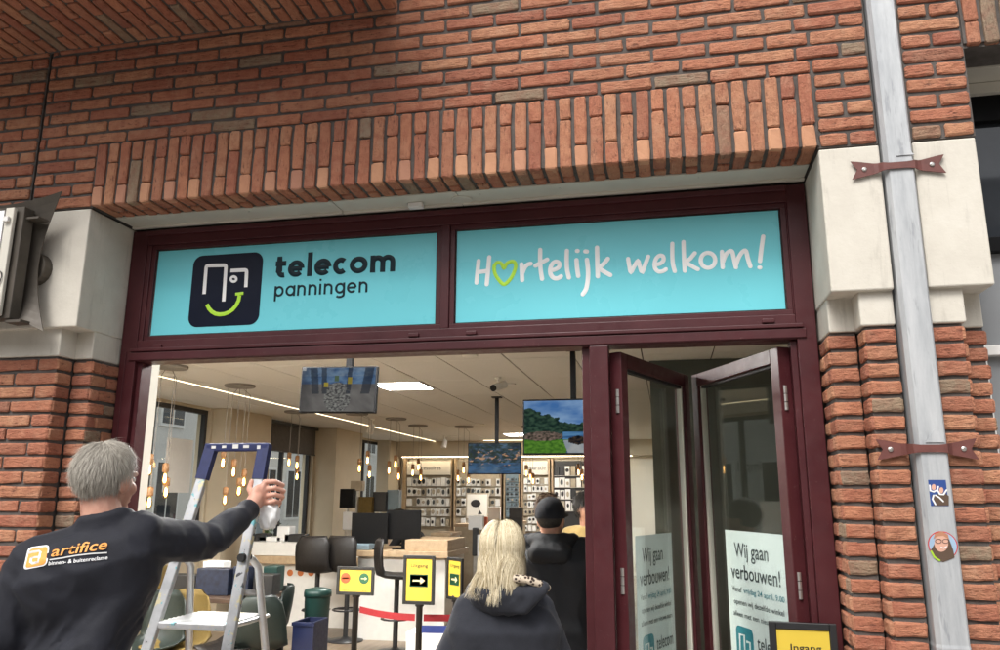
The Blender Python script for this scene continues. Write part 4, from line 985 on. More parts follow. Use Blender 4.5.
def pendant(cpx, bulbs, lab, zc=CEIL, oval=.17):
    c = at(*cpx, Z=zc - .012); t = thing('pendant_lamp', lab, 'pendant lamp', (c.x, c.y, zc), 'clusters of bare bulbs on cords')
    b = MB(); b.lathe([(oval, 0), (oval, -.022), (oval * .94, -.028)], (c.x, c.y, zc), 24); b.build('canopy', M['cord'], t)
    r = cF.dot(c - CAM)
    for i, q in enumerate(bulbs):
        g = at(*q, d=r * (1 + .012 * ((i * 7) % 5 - 2))); z = g.z
        k = (g - Vector((c.x, c.y, g.z))); top = Vector((c.x, c.y, zc - .026)) + Vector((k.x, k.y, 0)).normalized() * min(oval * .85, k.length) if k.length > 1e-4 else c
        b = MB(); b.tube([top, (g.x, g.y, zc - .18 if abs(k.length) < oval else zc - .06), (g.x, g.y, z + .10)], .0035, 5); b.build('cord', M['cord'], t)
        b = MB(); b.lathe([(.010, .125), (.030, .115), (.032, .045), (.026, .035)], (g.x, g.y, z), 12); sk = b.build('socket', M['socketwood'], t, smooth=True)
        b = MB(); b.lathe([(.015, .040), (.019, .02), (.030, -.02), (.032, -.045), (.024, -.075), (.008, -.088)], (g.x, g.y, z), 12); b.build('bulb', M['bulbglass'], sk, smooth=True); b = MB(); b.lathe([(.008, .02), (.013, -.01), (.015, -.045), (.006, -.066)], (g.x, g.y, z), 10); b.build('filament', M['filament'], sk, smooth=True)
pendant((170, 367), [(149.5, 467), (165, 476), (166, 490), (149.4, 500)], 'nearest cluster of hanging bulbs beside the man\'s head')
pendant((240, 386), [(223, 461), (233.7, 470), (244, 480), (239, 489), (225, 498)], 'cluster of five hanging bulbs seen through the stepladder')
pendant((296, 412), [(289, 461), (297, 464), (297, 475)], 'cluster of hanging bulbs below the left edge of the first screen')
pendant((357, 414), [(359.5, 467), (367.6, 459), (369.5, 473)], 'cluster of hanging bulbs below the right edge of the first screen')
pendant((396, 419), [(389, 469), (395.5, 463), (398.6, 475)], 'cluster of hanging bulbs before the wall column nearest the racks')
pendant((418, 426), [(412.7, 471.5), (418.4, 466), (420.8, 476.5)], 'cluster of hanging bulbs before the leftmost accessory rack')
pendant((464, 427), [(458, 477), (463.6, 469), (468.5, 479)], 'cluster of hanging bulbs left of the far screen')
pendant((530, 427), [(526.3, 472), (530.3, 476), (533, 480)], 'cluster of hanging bulbs right of the far screen')
pendant((580, 427), [(578.4, 471), (582, 476)], 'pair of hanging bulbs beside the middle post')

# ---------------------------------------------------------------- hanging screens (they show moving pictures, so they glow)
def screen_mesh(name, c, u, v, n, w, h, paint, nx=150, ny=84, strength=1.0):
    V, Fs, cols = [], [], []
    for j in range(ny + 1):
        for i in range(nx + 1):
            a, b_ = i / nx, j / ny; V.append(c + u * (a - .5) * w + v * (b_ - .5) * h); cols.append(paint(a, b_))
    for j in range(ny):
        for i in range(nx): q = j * (nx + 1) + i; Fs.append((q, q + 1, q + nx + 2, q + nx + 1))
    me = bpy.data.meshes.new(name); me.from_pydata([tuple(x) for x in V], [], Fs); ca = me.color_attributes.new('picture', 'FLOAT_COLOR', 'POINT')
    ca.data.foreach_set('color', [x for cc in cols for x in (*cc, 1.0)])
    k = N(name + '_picture'); at_ = k.n('VertexColor'); at_.layer_name = 'picture'; e = k.n('Emission'); e.inputs[1].default_value = strength
    gl = k.n('BsdfGlossy'); gl.inputs['Roughness'].default_value = .1; fr = k.n('Fresnel'); fr.inputs[0].default_value = 1.18; mx = k.n('MixShader')
    k.l(at_.outputs[0], e.inputs[0]); k.l(fr.outputs[0], mx.inputs[0]); k.l(e.outputs[0], mx.inputs[1]); k.l(gl.outputs[0], mx.inputs[2]); k.l(mx.outputs[0], k.out.inputs[0]); me.materials.append(k.m); return me
def nz(x, y, s=0, oct=4): return noise.fractal(Vector((x, y, s)), 1.0, 2.0, oct)
def lerp(a, b, t): t = max(0, min(1, t)); return tuple(p + (q - p) * t for p, q in zip(a, b))
def paint_cctv(a, b):
    fl = lerp((.10, .095, .095), (.24, .23, .22), .5 + .5 * nz(a * 5 + b * 2, b * 3, 3)); c = fl
    if b > .62: c = lerp((.05, .11, .24), (.16, .28, .45), .5 + .8 * nz(a * 7, b * 9, 1))
    if b > .80: c = lerp(c, (.3, .38, .46), .35 + .5 * nz(a * 12, b * 12, 9))
    d = math.hypot((a - .50) / .18, (b - .32) / .34)
    if d < 1: c = lerp((.05, .05, .055), (.32, .32, .30), .5 + 1.1 * nz(a * 28, b * 28, 5))
    for (x, w) in ((.16, .05), (.30, .035), (.66, .03), (.92, .06)):
        if abs(a - x - (1 - b) * (.5 - x) * .2) < w and b > .4: c = lerp(c, (.02, .03, .05), .75)
    if abs(a - .34) < .03 and .55 < b < .66: c = (.45, .36, .05)
    if abs(a - .48) < .03 and .68 < b < .82: c = (.10, .16, .10)
    if abs(a - .66) < .03 and .62 < b < .78: c = (.35, .28, .05)
    if a < .2: c = lerp(c, (.03, .03, .035), .6 * (1 - a / .2))
    if a < .05 and b > .93: c = (.6, .6, .6)
    return c
def paint_lake(a, b):
    skyc = lerp((.07, .20, .50), (.30, .48, .75), .5 + .9 * nz(a * 3, b * 4, 2)); c = skyc
    tl = .62 + .18 * (.55 - a) + .30 * max(0, .42 - a) + .05 * nz(a * 14, 2, 1)
    if a < .7 and .40 < b < tl + .12 * nz(a * 6, b * 6, 4): c = lerp((.008, .02, .015), (.05, .10, .06), .4 + nz(a * 18, b * 18, 6))
    if b < .40: c = lerp((.02, .08, .22), (.12, .30, .55), .5 + nz(a * 3, b * 14, 8))
    if b < .40 and a < .42: c = lerp((.01, .03, .03), (.07, .12, .10), .4 + nz(a * 20, b * 20, 5))
    if b < .26 and a < .45 + b * .2: c = lerp((.05, .16, .02), (.14, .34, .04), .5 + nz(a * 22, b * 22, 3))
    d = math.hypot((a - .2) / .22, (b - .32) / .09)
    if d < 1: c = lerp((.03, .03, .02), (.28, .20, .16), .5 + nz(a * 30, b * 30, 7))
    if b < .24 and a > .42 + .2 * (.24 - b): c = lerp((.35, .40, .45), (.5, .52, .52), .5 + nz(a * 8, b * 8, 2))
    for x, w in ((.58, .10), (.83, .14)):
        if abs(a - x) < w and abs(b - .24) < .09 - .05 * abs(a - x) / w: c = lerp((.008, .01, .015), (.09, .06, .04), .3 + nz(a * 25, b * 25, 1))
    return c
def paint_town(a, b):
    c = lerp((.015, .035, .07), (.12, .22, .34), .45 + 1.0 * nz(a * 5, b * 5, 11))
    if b > .35: c = lerp(c, (.03, .05, .03), .5 + nz(a * 12, b * 12, 3))
    g = nz(a * 9, b * 9, 21)
    if g > .26 and .2 < b < .8: c = lerp(c, (.8, .45, .25), min(.8, (g - .26) * 4))
    if b < .35: c = lerp(c, (.05, .16, .34), .5 + nz(a * 6, b * 16, 5))
    return c
def tv(label, x0, x1, y0, y1, d, paint, strength, pole, roll=0.0, yaw=0.0):
    a, e = at(x0, (y0 + y1) / 2, d=d), at(x1, (y0 + y1) / 2, d=d); c = (a + e) / 2; u = Vector((math.cos(yaw), math.sin(yaw), 0)); w = (e - a).length; h = w * .575
    n = Vector((u.y, -u.x, 0)); v = Vector((0, 0, 1)); u = (u * math.cos(roll) + v * math.sin(roll)); v = n.cross(u) * -1; v = v if v.z > 0 else -v
    t = thing('hanging_screen', label, 'screen', (c.x, c.y, c.z - h / 2), 'screens hung from the ceiling')
    b = MB(); b.obox(c - n * .022, u, n, v, w / 2, .02, h / 2); b.build('housing', M['black'], t, bevel=.006)
    me = screen_mesh('picture', c + n * .003, u, v, n, w * .968, h * .94, paint, strength=strength); link('picture', me, t)
    for p in pole:
        g = at(p, y0, d=d); g.y = c.y; b = MB(); b.box(g.x - .022, g.x + .022, g.y + .043, g.y + .083, c.z - .05, CEIL + .001); b.build('mount_pole', M['black'], t)
        b = MB(); b.box(g.x - .06, g.x + .06, g.y + .0, g.y + .10, CEIL - .014, CEIL + .0005); b.build('ceiling_plate', M['black'], t)
tv('hanging screen near the entrance showing a security camera view', 297, 378.5, 366, 413, 5.5, paint_cctv, .30, [345], -.02)
tv('hanging screen beside the middle post showing a lakeside terrace', 522, 619, 398, 455, 6.4, paint_lake, .34, [572], 0)
tv('far hanging screen showing a dim town by the water', 467, 521.5, 442, 475, 9.6, paint_town, .3, [495], 0)

def ceiling_bits():
    c = at(498, 377, Z=CEIL); t = thing('ceiling_camera', 'white and black security camera under the ceiling', 'camera', c)
    b = MB(); b.lathe([(.035, 0), (.035, -.02), (.012, -.03), (.012, -.06)], c, 14); b.build('mount', M['white'], t); b = MB(); q = c + Vector((0, 0, -.10)); b.tube([q + Vector((.05, .10, .03)), q + Vector((-.03, -.07, -.025))], .042, 12); b.build('housing', M['white'], t); b = MB(); b.tube([q + Vector((-.028, -.068, -.024)), q + Vector((-.036, -.085, -.03))], .036, 12); b.build('lens', M['black'], t)
    for px, py, lab in ((445, 436, 'small white spotlight under the far ceiling'), (372, 419, 'small white spotlight near the light line')):
        c = at(px, py, Z=CEIL); t = thing('spotlight', lab, 'spotlight', c)
        b = MB(); b.lathe([(.04, 0), (.04, -.02), (.015, -.03), (.015, -.09)], c, 12); b.build('mount', M['white'], t); b = MB(); b.tube([c + Vector((.0, .02, -.09)), c + Vector((-.02, -.03, -.24))], [.045, .06], 12); b.build('head', M['white'], t)
    for px, py, r, lab in ((470, 355, .07, 'round recessed ceiling spot just inside the door head'), (508, 384, .09, 'round ceiling spot beside the security camera'), (478, 424, .12, 'round ceiling speaker near the far screen'), (455, 436, .12, 'round ceiling speaker before the racks')):
        c = at(px, py, Z=CEIL); b = MB(); b.lathe([(r, .002), (r, -.012), (r * .8, -.014)], (c.x, c.y, CEIL), 18); tag(b.build('ceiling_speaker' if 'speaker' in lab else 'ceiling_spot', M['white']), lab, 'ceiling fitting')
ceiling_bits()

# ---------------------------------------------------------------- back wall racks
def racks():
    Y = YB - .10
    P = lambda px, py: at(px, py, Y=Y)
    def rack(label, x0, x1, y0, y1, cols, rows, header, glab, mats, skip=lambda i, j: False, boardmat='kraft'):
        a, e = P(x0, y0), P(x1, y1); t = thing('wall_rack', label, 'rack', ((a.x + e.x) / 2, Y, .5), 'accessory racks along the back wall')
        b = MB(); b.box(a.x, e.x, Y + .02, YB - .001, .35, P(x0, 461).z); b.build('back_board', M['kraft' if boardmat == 'kraft' else boardmat], t)
        for xx in (a.x, e.x): b = MB(); b.box(xx - .035, xx + .035, Y - .12, YB - .0015, .012, P(x0, 459).z); b.build('upright', M['oak'], t)
        if header:
            b = MB(); b.box(a.x + .05, e.x - .05, Y - .10, Y + .0, P(x0, 475).z, P(x0, 461.5).z); h = b.build('header_board', M['plaster'], t)
            lettering('header_lettering', header, ((a.x + e.x) / 2, Y - .101, (P(x0, 475).z + P(x0, 461.5).z) / 2 - .04), (1, 0, 0), (0, 0, 1), .13, M['grey_print'], h, .004, 'CENTER')
        cw, rh = (e.x - a.x - .1) / cols, (a.z - e.z) / rows
        rowname = ['top', 'second', 'third', 'fourth', 'fifth', 'sixth', 'seventh', 'eighth']; nth = ['first', 'second', 'third', 'fourth', 'fifth', 'sixth', 'seventh', 'eighth', 'ninth']
        for j in range(rows):
            cnt = 0; z = a.z - (j + .5) * rh
            b = MB(); b.box(a.x + .036, e.x - .036, Y - .02, Y + .02, z - rh * .47, z - rh * .43); b.build('shelf_rail', M['steel'], t)
            for i in range(cols):
                if skip(i, j) or rnd.random() < .07: continue
                x = a.x + .05 + (i + .5) * cw; w, h = cw * rnd.uniform(.74, .94) / 2, rh * rnd.uniform(.66, .86) / 2; dy = rnd.uniform(.03, .07); zc = z - rh * .43 + h + .002
                b = MB(); b.box(x - w, x + w, Y - .02 - dy, Y + .019, zc - h, zc + h)
                o = b.build('accessory_pack', M[rnd.choice(mats)]); tag(o, '%s, %s from the left in its %s row' % (glab, nth[cnt], rowname[j]), 'pack', glab); cnt += 1
                if rnd.random() < .75:
                    q = MB(); yy = Y - .02 - dy; dx, dz = w * rnd.uniform(.5, .85), h * rnd.uniform(.4, .75); oz = rnd.uniform(-.1, .25) * h; ox = rnd.uniform(-.15, .15) * w
                    q.prism([(x + ox + dx * math.cos(2 * PI * k / 8 + .39), yy, zc + oz + dz * math.sin(2 * PI * k / 8 + .39)) for k in range(8)], (0, -1, 0), .012)
                    q.build('printed_product', M[rnd.choice(['packdark', 'packdark', 'grey_print', 'packdark', 'kraft'])], o)
    rack('leftmost accessory rack of the back wall under a cream header board', 406, 453, 477, 527, 9, 5, 'accessoires', 'white accessory pack in the leftmost wall rack', ['pack', 'pack', 'pack', 'pack', 'kraft'])
    rack('second accessory rack of the back wall, a product poster before it', 455, 503, 477, 527, 9, 5, None, 'small pale pack in the second wall rack', ['pack', 'pack', 'pack', 'kraft'], lambda i, j: 2 <= i <= 6 and j >= 2)
    rack('narrow grey-blue rack between the far screen and the cap wearer', 504, 521, 477, 517, 3, 8, None, 'flat blue-grey pack in the narrow wall rack', ['packblue'], boardmat='packblue')
    rack('right accessory rack behind the cap wearer under a cream header board', 522, 551, 477, 532, 6, 7, 'reparatie', 'small mixed pack in the right wall rack', ['pack', 'kraft', 'pack'])
    rack('rightmost dark shelf rack of the back wall beside the middle post', 552, 590, 465, 512, 6, 4, None, 'boxed product on the rightmost wall rack', ['kraft', 'pack', 'pack', 'packdark'], boardmat='packdark')
    a, e = at(466, 493, Y=YB - 1.3), at(488.5, 520, Y=YB - 1.3); t = thing('product_poster', 'beige poster of a dark desk lamp standing before the second rack', 'poster', ((a.x + e.x) / 2, YB - 1.3, 0))
    b = MB(); b.box(a.x, e.x, YB - 1.31, YB - 1.28, e.z, a.z); b.build('board', M['kraft'], t); b = MB(); b.box(a.x + .03, e.x - .03, YB - 1.313, YB - 1.311, e.z + .03, a.z - .03); b.build('sheet', M['plaster'], t)
    b = MB(); cx, cz = (a.x + e.x) / 2, (a.z + e.z) / 2; b.prism([(cx - .03 + .11 * math.cos(k * PI / 6), YB - 1.315, cz + .06 + .08 * math.sin(k * PI / 6)) for k in range(12)], (0, -1, 0), .003); b.prism([(cx + .0, YB - 1.315, cz), (cx + .12, YB - 1.315, cz - .16), (cx + .02, YB - 1.315, cz - .17), (cx + .05, YB - 1.315, cz - .08)], (0, -1, 0), .003); b.build('printed_lamp', M['packdark'], t)
    b = MB()
    for xx in (a.x + .04, e.x - .04): b.box(xx - .015, xx + .015, YB - 1.30, YB - 1.27, .012, e.z)
    b.build('stand_leg', M['steel'], t)
racks()

# ---------------------------------------------------------------- shop furniture
def pbox(px0, py0, px1, py1, d):
    """x0, x1, z0, z1 and y of an upright face seen between two pixels at forward distance d"""
    a, e = at(px0, py1, d=d), at(px1, py0, d=d); return a.x, e.x, a.z, e.z, (a.y + e.y) / 2
def counters():
    # long white bar counter at the side window
    y = 6.9; a, e = at(247, 545, Y=y), at(362, 541, Y=y); zt = (a.z + e.z) / 2
    t = thing('bar_counter', 'long white counter with a pale wood band and orange dots', 'counter', ((a.x + e.x) / 2, y + .3, 0))
    b = MB(); b.box(a.x, e.x, y, y + .62, zt - .17, zt); b.build('counter_top', M['white'], t, bevel=.006)
    b = MB(); b.box(a.x - .06, e.x, y - .03, y + .62, zt - .27, zt - .172); b.build('wood_band', M['oak'], t, bevel=.004)
    b = MB(); b.box(a.x + .05, e.x - .02, y + .08, y + .58, .012, zt - .272); b.build('front_panel', M['white'], t)
    for px in (290, 300.5, 311):
        c = at(px, 573, Y=y + .078); b = MB(); b.lathe([(.042, .002), (.042, -.003)], (c.x, y + .08, c.z), 18, 'Y'); b.build('orange_dot', M['orange'], t)
    # things on the counter
    for i, (px, w, h, mat, lab) in enumerate(((262, .10, .05, 'packdark', 'small dark device lying on the white counter'), (272, .16, .03, 'paperwhite', 'stack of papers on the white counter'), (285, .09, .10, 'paperwhite', 'white paper bag standing on the white counter'), (296, .14, .05, 'packdark', 'dark tray near the right end of the white counter'), (254, .06, .16, 'packblue', 'blue bottle at the left end of the white counter'))):
        c = at(px, 541, Y=y + .25); b = MB(); b.cbox(c.x - w, c.x + w, y + .18, y + .36, zt, zt + h * 2, .008); tag(b.build('counter_item', M[mat]), lab, 'counter item')
    # desk with pale wood end where the clerk sits
    a, e = at(352, 556, Y=6.2), at(446, 536, Y=6.2); zt = 1.03; t = thing('service_desk', 'pale wood service desk with screens where a clerk leans over', 'desk', ((a.x + e.x) / 2, 6.6, 0))
    x0, x1 = a.x, at(448, 545, Y=6.2).x
    b = MB(); b.box(x0, x1, 6.2, 7.2, zt - .07, zt); b.build('desk_top', M['oak'], t, bevel=.005); b = MB(); b.box(x0 + .05, x1 - .05, 6.28, 7.15, .012, zt - .072); b.build('base', M['white'], t)
    b = MB(); b.box(x1 - .55, x1 - .02, 6.26, 7.1, zt, zt + .13); b.build('raised_shelf', M['oak'], t, bevel=.005)
    for i, (px0, px1, py0, py1, yy, lab) in enumerate(((352, 387, 513, 544, 6.42, 'left black monitor on the service desk'), (387, 420, 510, 540, 6.5, 'right black monitor on the service desk, seen from behind'))):
        q, r = at(px0, py0, Y=yy), at(px1, py1, Y=yy); t2 = thing('monitor', lab, 'monitor', ((q.x + r.x) / 2, yy, zt)); b = MB(); b.box(q.x, r.x, yy, yy + .035, max(r.z, zt + .07), q.z); b.build('housing', M['black'], t2, bevel=.005)
        xm = (q.x + r.x) / 2; b = MB(); b.box(xm - .03, xm + .03, yy + .036, yy + .06, zt + .012, q.z - .1); b.build('stand', M['black'], t2); b = MB(); b.box(xm - .12, xm + .12, yy - .05, yy + .13, zt, zt + .012); b.build('foot', M['black'], t2)
    c = at(361, 552, Y=6.3); b = MB(); b.cbox(c.x - .12, c.x + .12, 6.25, 6.5, zt, zt + .07, .01); tag(b.build('card_terminal', M['packblue']), 'dark blue card terminal on the service desk', 'terminal')
    # white display plinth and low cabinets further back
    for (px0, px1, py, yy, zb, mat, lab) in ((432, 450, 533, 9.0, 0, 'white', 'white display plinth right of the service desk'), (455, 486, 524, 11.5, 0, 'kraft', 'beige sales counter below the product poster'), (488, 520, 521, 12.2, 0, 'greige', 'grey-brown sales counter behind the blonde woman')):
        a, e = at(px0, py, Y=yy), at(px1, py, Y=yy); t = thing('display_counter', lab, 'counter', ((a.x + e.x) / 2, yy + .3, 0)); b = MB(); b.box(a.x, e.x, yy, yy + .6, .012, a.z - .05); b.build('body', M[mat], t, bevel=.004); b = MB(); b.box(a.x - .02, e.x + .02, yy - .02, yy + .62, a.z - .05, a.z); b.build('top', M['oak'], t, bevel=.004)
    for (px0, py0, px1, py1, yy, mat, lab) in ((468, 516, 483, 530, 9.2, 'paperwhite', 'small white brochure stand near the display plinth'), (477, 535, 492, 558, 8.6, 'paperwhite', 'white product card beside the yellow exit sign'), (472, 528, 478, 556, 8.9, 'packdark', 'row of dark phone stands behind the exit sign'), (488, 507, 500, 522, 11.9, 'paperwhite', 'white box on the grey-brown counter'), (509, 508, 522, 531, 11.7, 'packdark', 'dark till on the grey-brown counter'), (480, 517, 487, 527, 11.4, 'redprint', 'red leaflet on the beige counter')):
        a, e = at(px0, py1, Y=yy), at(px1, py0, Y=yy); t = thing('display_stand', lab, 'display stand', ((a.x + e.x) / 2, yy, 0)); b = MB(); b.cbox(a.x, e.x, yy, yy + .10, a.z, e.z, .008); b.build('panel', M[mat], t)
        b = MB(); b.box((a.x + e.x) / 2 - .03, (a.x + e.x) / 2 + .03, yy + .03, yy + .08, .012, a.z + .001); b.build('stand', M['steel'], t)
    # black speaker and shelf things between the windows and the desk
    for (px0, py0, px1, py1, yy, mat, lab, nm) in ((339, 489, 353, 508, 9.6, 'black', 'black loudspeaker box left of the clerk', 'loudspeaker'), (356, 497, 372, 520, 9.8, 'shellyellow', 'yellow display panel behind the loudspeaker', 'shelf_display'), (372, 492, 386, 512, 9.9, 'packdark', 'dark display screen behind the clerk', 'shelf_display'), (386, 490, 399, 515, 10.0, 'packblue', 'pale grey display screen behind the clerk', 'shelf_display'), (342, 512, 353, 530, 9.5, 'paperwhite', 'white display cube below the loudspeaker', 'shelf_display'), (350, 481, 362, 491, 9.7, 'kraft', 'small cardboard box above the loudspeaker', 'shelf_display')):
        a, e = at(px0, py1, Y=yy), at(px1, py0, Y=yy); t = thing(nm, lab, nm.replace('_', ' '), ((a.x + e.x) / 2, yy, 0)); b = MB(); b.cbox(a.x, e.x, yy, yy + .16, a.z, e.z, .012); b.build('cabinet', M[mat], t)
        b = MB(); b.box((a.x + e.x) / 2 - .02, (a.x + e.x) / 2 + .02, yy + .05, yy + .10, .012, a.z + .001); b.build('pole', M['steel'], t)
counters()

def bar_stool(c, rot, lab):
    t = thing('bar_stool', lab, 'stool', c, 'dark leather bar stools at the counters'); c = Vector(c); ca, sa = math.cos(rot), math.sin(rot)
    Rz = lambda x, y, z: c + Vector((x * ca - y * sa, x * sa + y * ca, z))
    b = MB(); b.lathe([(.21, 0), (.21, .012), (.06, .03), (.03, .05)], c + Vector((0, 0, .012)), 22); b.build('base', M['anthr'], t, smooth=True)
    b = MB(); b.lathe([(.028, .04), (.028, .79)], c, 12); b.build('column', M['anthr'], t)
    b = MB(); b.tube([Rz(.16 * math.cos(k / 12 * 2 * PI), .16 * math.sin(k / 12 * 2 * PI), .36) for k in range(13)], .011, 6); b.bar(Rz(-.16, 0, .36), Rz(.16, 0, .36), .02, .012); b.build('foot_ring', M['anthr'], t)
    V, Fs = [], []; n = 10; m = 8          # shell seat and back, one padded sheet
    prof = [(.20, .80), (.10, .795), (-.02, .80), (-.14, .815), (-.20, .85), (-.225, .93), (-.235, 1.04), (-.235, 1.13), (-.225, 1.21)]
    wd = [.19, .205, .215, .215, .205, .20, .205, .205, .16]
    for (y, z), w in zip(prof, wd):
        for i in range(n + 1):
            u = -1 + 2 * i / n; V.append(Rz(u * w, y + (.045 * u * u if z > .84 else 0), z + (.03 * u * u if z < .84 else 0)))
    k = len(V); V += [v + Vector((0, 0, -.03)) + (Rz(0, -.03, 0) - c) * (1 if i // (n + 1) > 3 else 0) for i, v in enumerate(V)]
    for j in range(len(prof) - 1):
        for i in range(n): a = j * (n + 1) + i; q = (a, a + 1, a + n + 2, a + n + 1); Fs.append(q); Fs.append(tuple(x + k for x in q[::-1]))
    for j in range(len(prof) - 1):
        for a, e in ((j * (n + 1), (j + 1) * (n + 1)), ((j + 1) * (n + 1) + n, j * (n + 1) + n)): Fs.append((a, e, e + k, a + k))
    for i in range(n): Fs.append((i + 1, i, i + k, i + 1 + k)); a = (len(prof) - 1) * (n + 1) + i; Fs.append((a, a + 1, a + 1 + k, a + k))
    MB().add(V, Fs).build('seat_shell', M['leather'], t, smooth=True)
for px, py, y, r, lab in ((319, 600, 6.05, .05, 'left of two dark bar stools before the white counter'), (349, 600, 6.15, -.1, 'right of two dark bar stools before the white counter'), (398, 600, 5.65, -1.1, 'dark bar stool beside the service desk, turned sideways')):
    c = at(px, 552, Y=y); bar_stool((c.x, y, .0), r, lab)

def cafe_chair(c, rot, mat, lab):
    t = thing('shell_chair', lab, 'chair', c, 'shell chairs around the brochure table'); c = Vector(c); ca, sa = math.cos(rot), math.sin(rot); Rz = lambda x, y, z: c + Vector((x * ca - y * sa, x * sa + y * ca, z))
    V, Fs = [], []; n = 10; prof = [(.22, .44), (.10, .43), (-.05, .435), (-.16, .47), (-.21, .56), (-.235, .70), (-.25, .82), (-.25, .88)]; wd = [.20, .225, .235, .235, .23, .215, .18, .12]
    for (y, z), w in zip(prof, wd):
        for i in range(n + 1): u = -1 + 2 * i / n; V.append(Rz(u * w, y + (.07 * u * u if z > .5 else 0), z + (.05 * u * u if z < .5 else 0)))
    k = len(V); V += [v + Vector((0, 0, -.018)) + (Rz(0, -.016, 0) - c) * (1 if i // (n + 1) > 2 else 0) for i, v in enumerate(V)]
    for j in range(len(prof) - 1):
        for i in range(n): a = j * (n + 1) + i; q = (a, a + 1, a + n + 2, a + n + 1); Fs.append(q); Fs.append(tuple(x + k for x in q[::-1]))
        for a, e in ((j * (n + 1), (j + 1) * (n + 1)), ((j + 1) * (n + 1) + n, j * (n + 1) + n)): Fs.append((a, e, e + k, a + k))
    for i in range(n): Fs.append((i + 1, i, i + k, i + 1 + k)); a = (len(prof) - 1) * (n + 1) + i; Fs.append((a, a + 1, a + 1 + k, a + k))
    MB().add(V, Fs).build('seat_shell', M[mat], t, smooth=True)
    for sx, sy in ((-1, -1), (1, -1), (-1, 1), (1, 1)):
        b = MB(); b.tube([Rz(sx * .06, sy * .06, .425), Rz(sx * .24, sy * .22, .014)], [.014, .010], 8); b.build('leg', M['black'], t)
def table_group():
    y = 3.75; x0, x1, zt = at(120, 600, Z=.75).x, at(272, 596, Z=.75).x, .76
    t = thing('brochure_table', 'long brown table behind the stepladder loaded with boxes and brochures', 'table', ((x0 + x1) / 2, y + .4, 0))
    b = MB(); b.box(x0, x1, y, y + .85, zt - .04, zt); b.build('table_top', M['darkwood'], t, bevel=.004)
    for sx in (x0 + .08, x1 - .08):
        for yy in (y + .08, y + .77): b = MB(); b.bar((sx, yy, .012), (sx, yy, zt - .04), .05, .05, (0, 1, 0)); b.build('leg', M['black'], t)
    items = [(200, 232, 568, .25, 'boxblue', 'box', 'wide dark blue printed box on the brochure table'), (236, 252, 566, .3, 'boxblue', 'box', 'tall blue printed box on the brochure table'), (168, 196, 574, .3, 'packdark', 'box', 'dark brochure holder on the brochure table'), (256, 276, 574, .35, 'packdark', 'box', 'dark folder stack at the right end of the brochure table'), (206, 226, 561, .52, 'paperwhite', 'bag', 'crumpled white bag behind the blue box'), (140, 150, 588, .2, 'shellyellow', 'box', 'mustard bottle carton at the left of the table'), (150, 165, 566, .6, 'shellyellow', 'box', 'yellow brochure rack behind the man\'s arm'), (136, 150, 562, .7, 'paperwhite', 'box', 'white carton at the far left of the brochure table'), (266, 280, 566, .6, 'binGreen', 'box', 'dark green folder box on the brochure table')]
    for px0, px1, py, dy, mat, cat, lab in items:
        a, e = at(px0, py, Y=y + dy), at(px1, py, Y=y + dy); b = MB(); b.cbox(a.x, e.x, y + dy - .05, y + dy + .11, zt, max(a.z, zt + .05), .008); tag(b.build('brochure_' + cat if cat == 'box' else 'paper_bag', M[mat]), lab, cat)
    for px, py, yy, r, mat, lab in ((264, 600, 3.9, 1.9, 'shellgreen', 'dark green shell chair at the right end of the brochure table'), (262, 600, 3.35, .4, 'shellgreen', 'dark olive shell chair right of the stepladder'), (235, 610, 3.25, 2.9, 'leather', 'dark shell chair behind the stepladder platform'), (178, 610, 3.2, 3.3, 'shellyellow', 'mustard shell chair seen below the stepladder platform'), (150, 620, 3.1, 3.0, 'shellgreen', 'dark green shell chair beside the man\'s jacket')):
        c = at(px, py, Y=yy); cafe_chair((c.x, yy, .0), r, mat, lab)
    # waste bin and crate
    c = at(318, 590, Y=4.1); t = thing('waste_bin', 'dark green waste bin with domed lid before the bar stools', 'bin', (c.x, 4.1, 0))
    b = MB(); b.lathe([(.095, .012), (.118, .76), (.122, .77)], (c.x, 4.1, 0), 20); b.build('body', M['binGreen'], t, smooth=True); b = MB(); b.lathe([(.127, .765), (.127, .80), (.12, .825), (.06, .84), (.01, .845)], (c.x, 4.1, 0), 20); b.build('lid', M['binGreen'], t, smooth=True)
    a, e = at(293, 622, Y=3.55), at(314, 622, Y=3.55); z1 = a.z; t = thing('plastic_crate', 'dark blue open plastic crate before the waste bin', 'crate', ((a.x + e.x) / 2, 3.7, 0)); b = MB()
    for q in ((a.x, e.x, 3.55, 3.57), (a.x, e.x, 3.83, 3.85), (a.x, a.x + .02, 3.57, 3.83), (e.x - .02, e.x, 3.57, 3.83)): b.box(*q, .012, z1)
    b.box(a.x + .02, e.x - .02, 3.57, 3.83, .012, .03); b.build('walls', M['crateblue'], t); b = MB(); b.box(a.x - .008, e.x + .008, 3.542, 3.549, z1 - .03, z1 - .002); b.build('rim', M['crateblue'], t)
table_group()

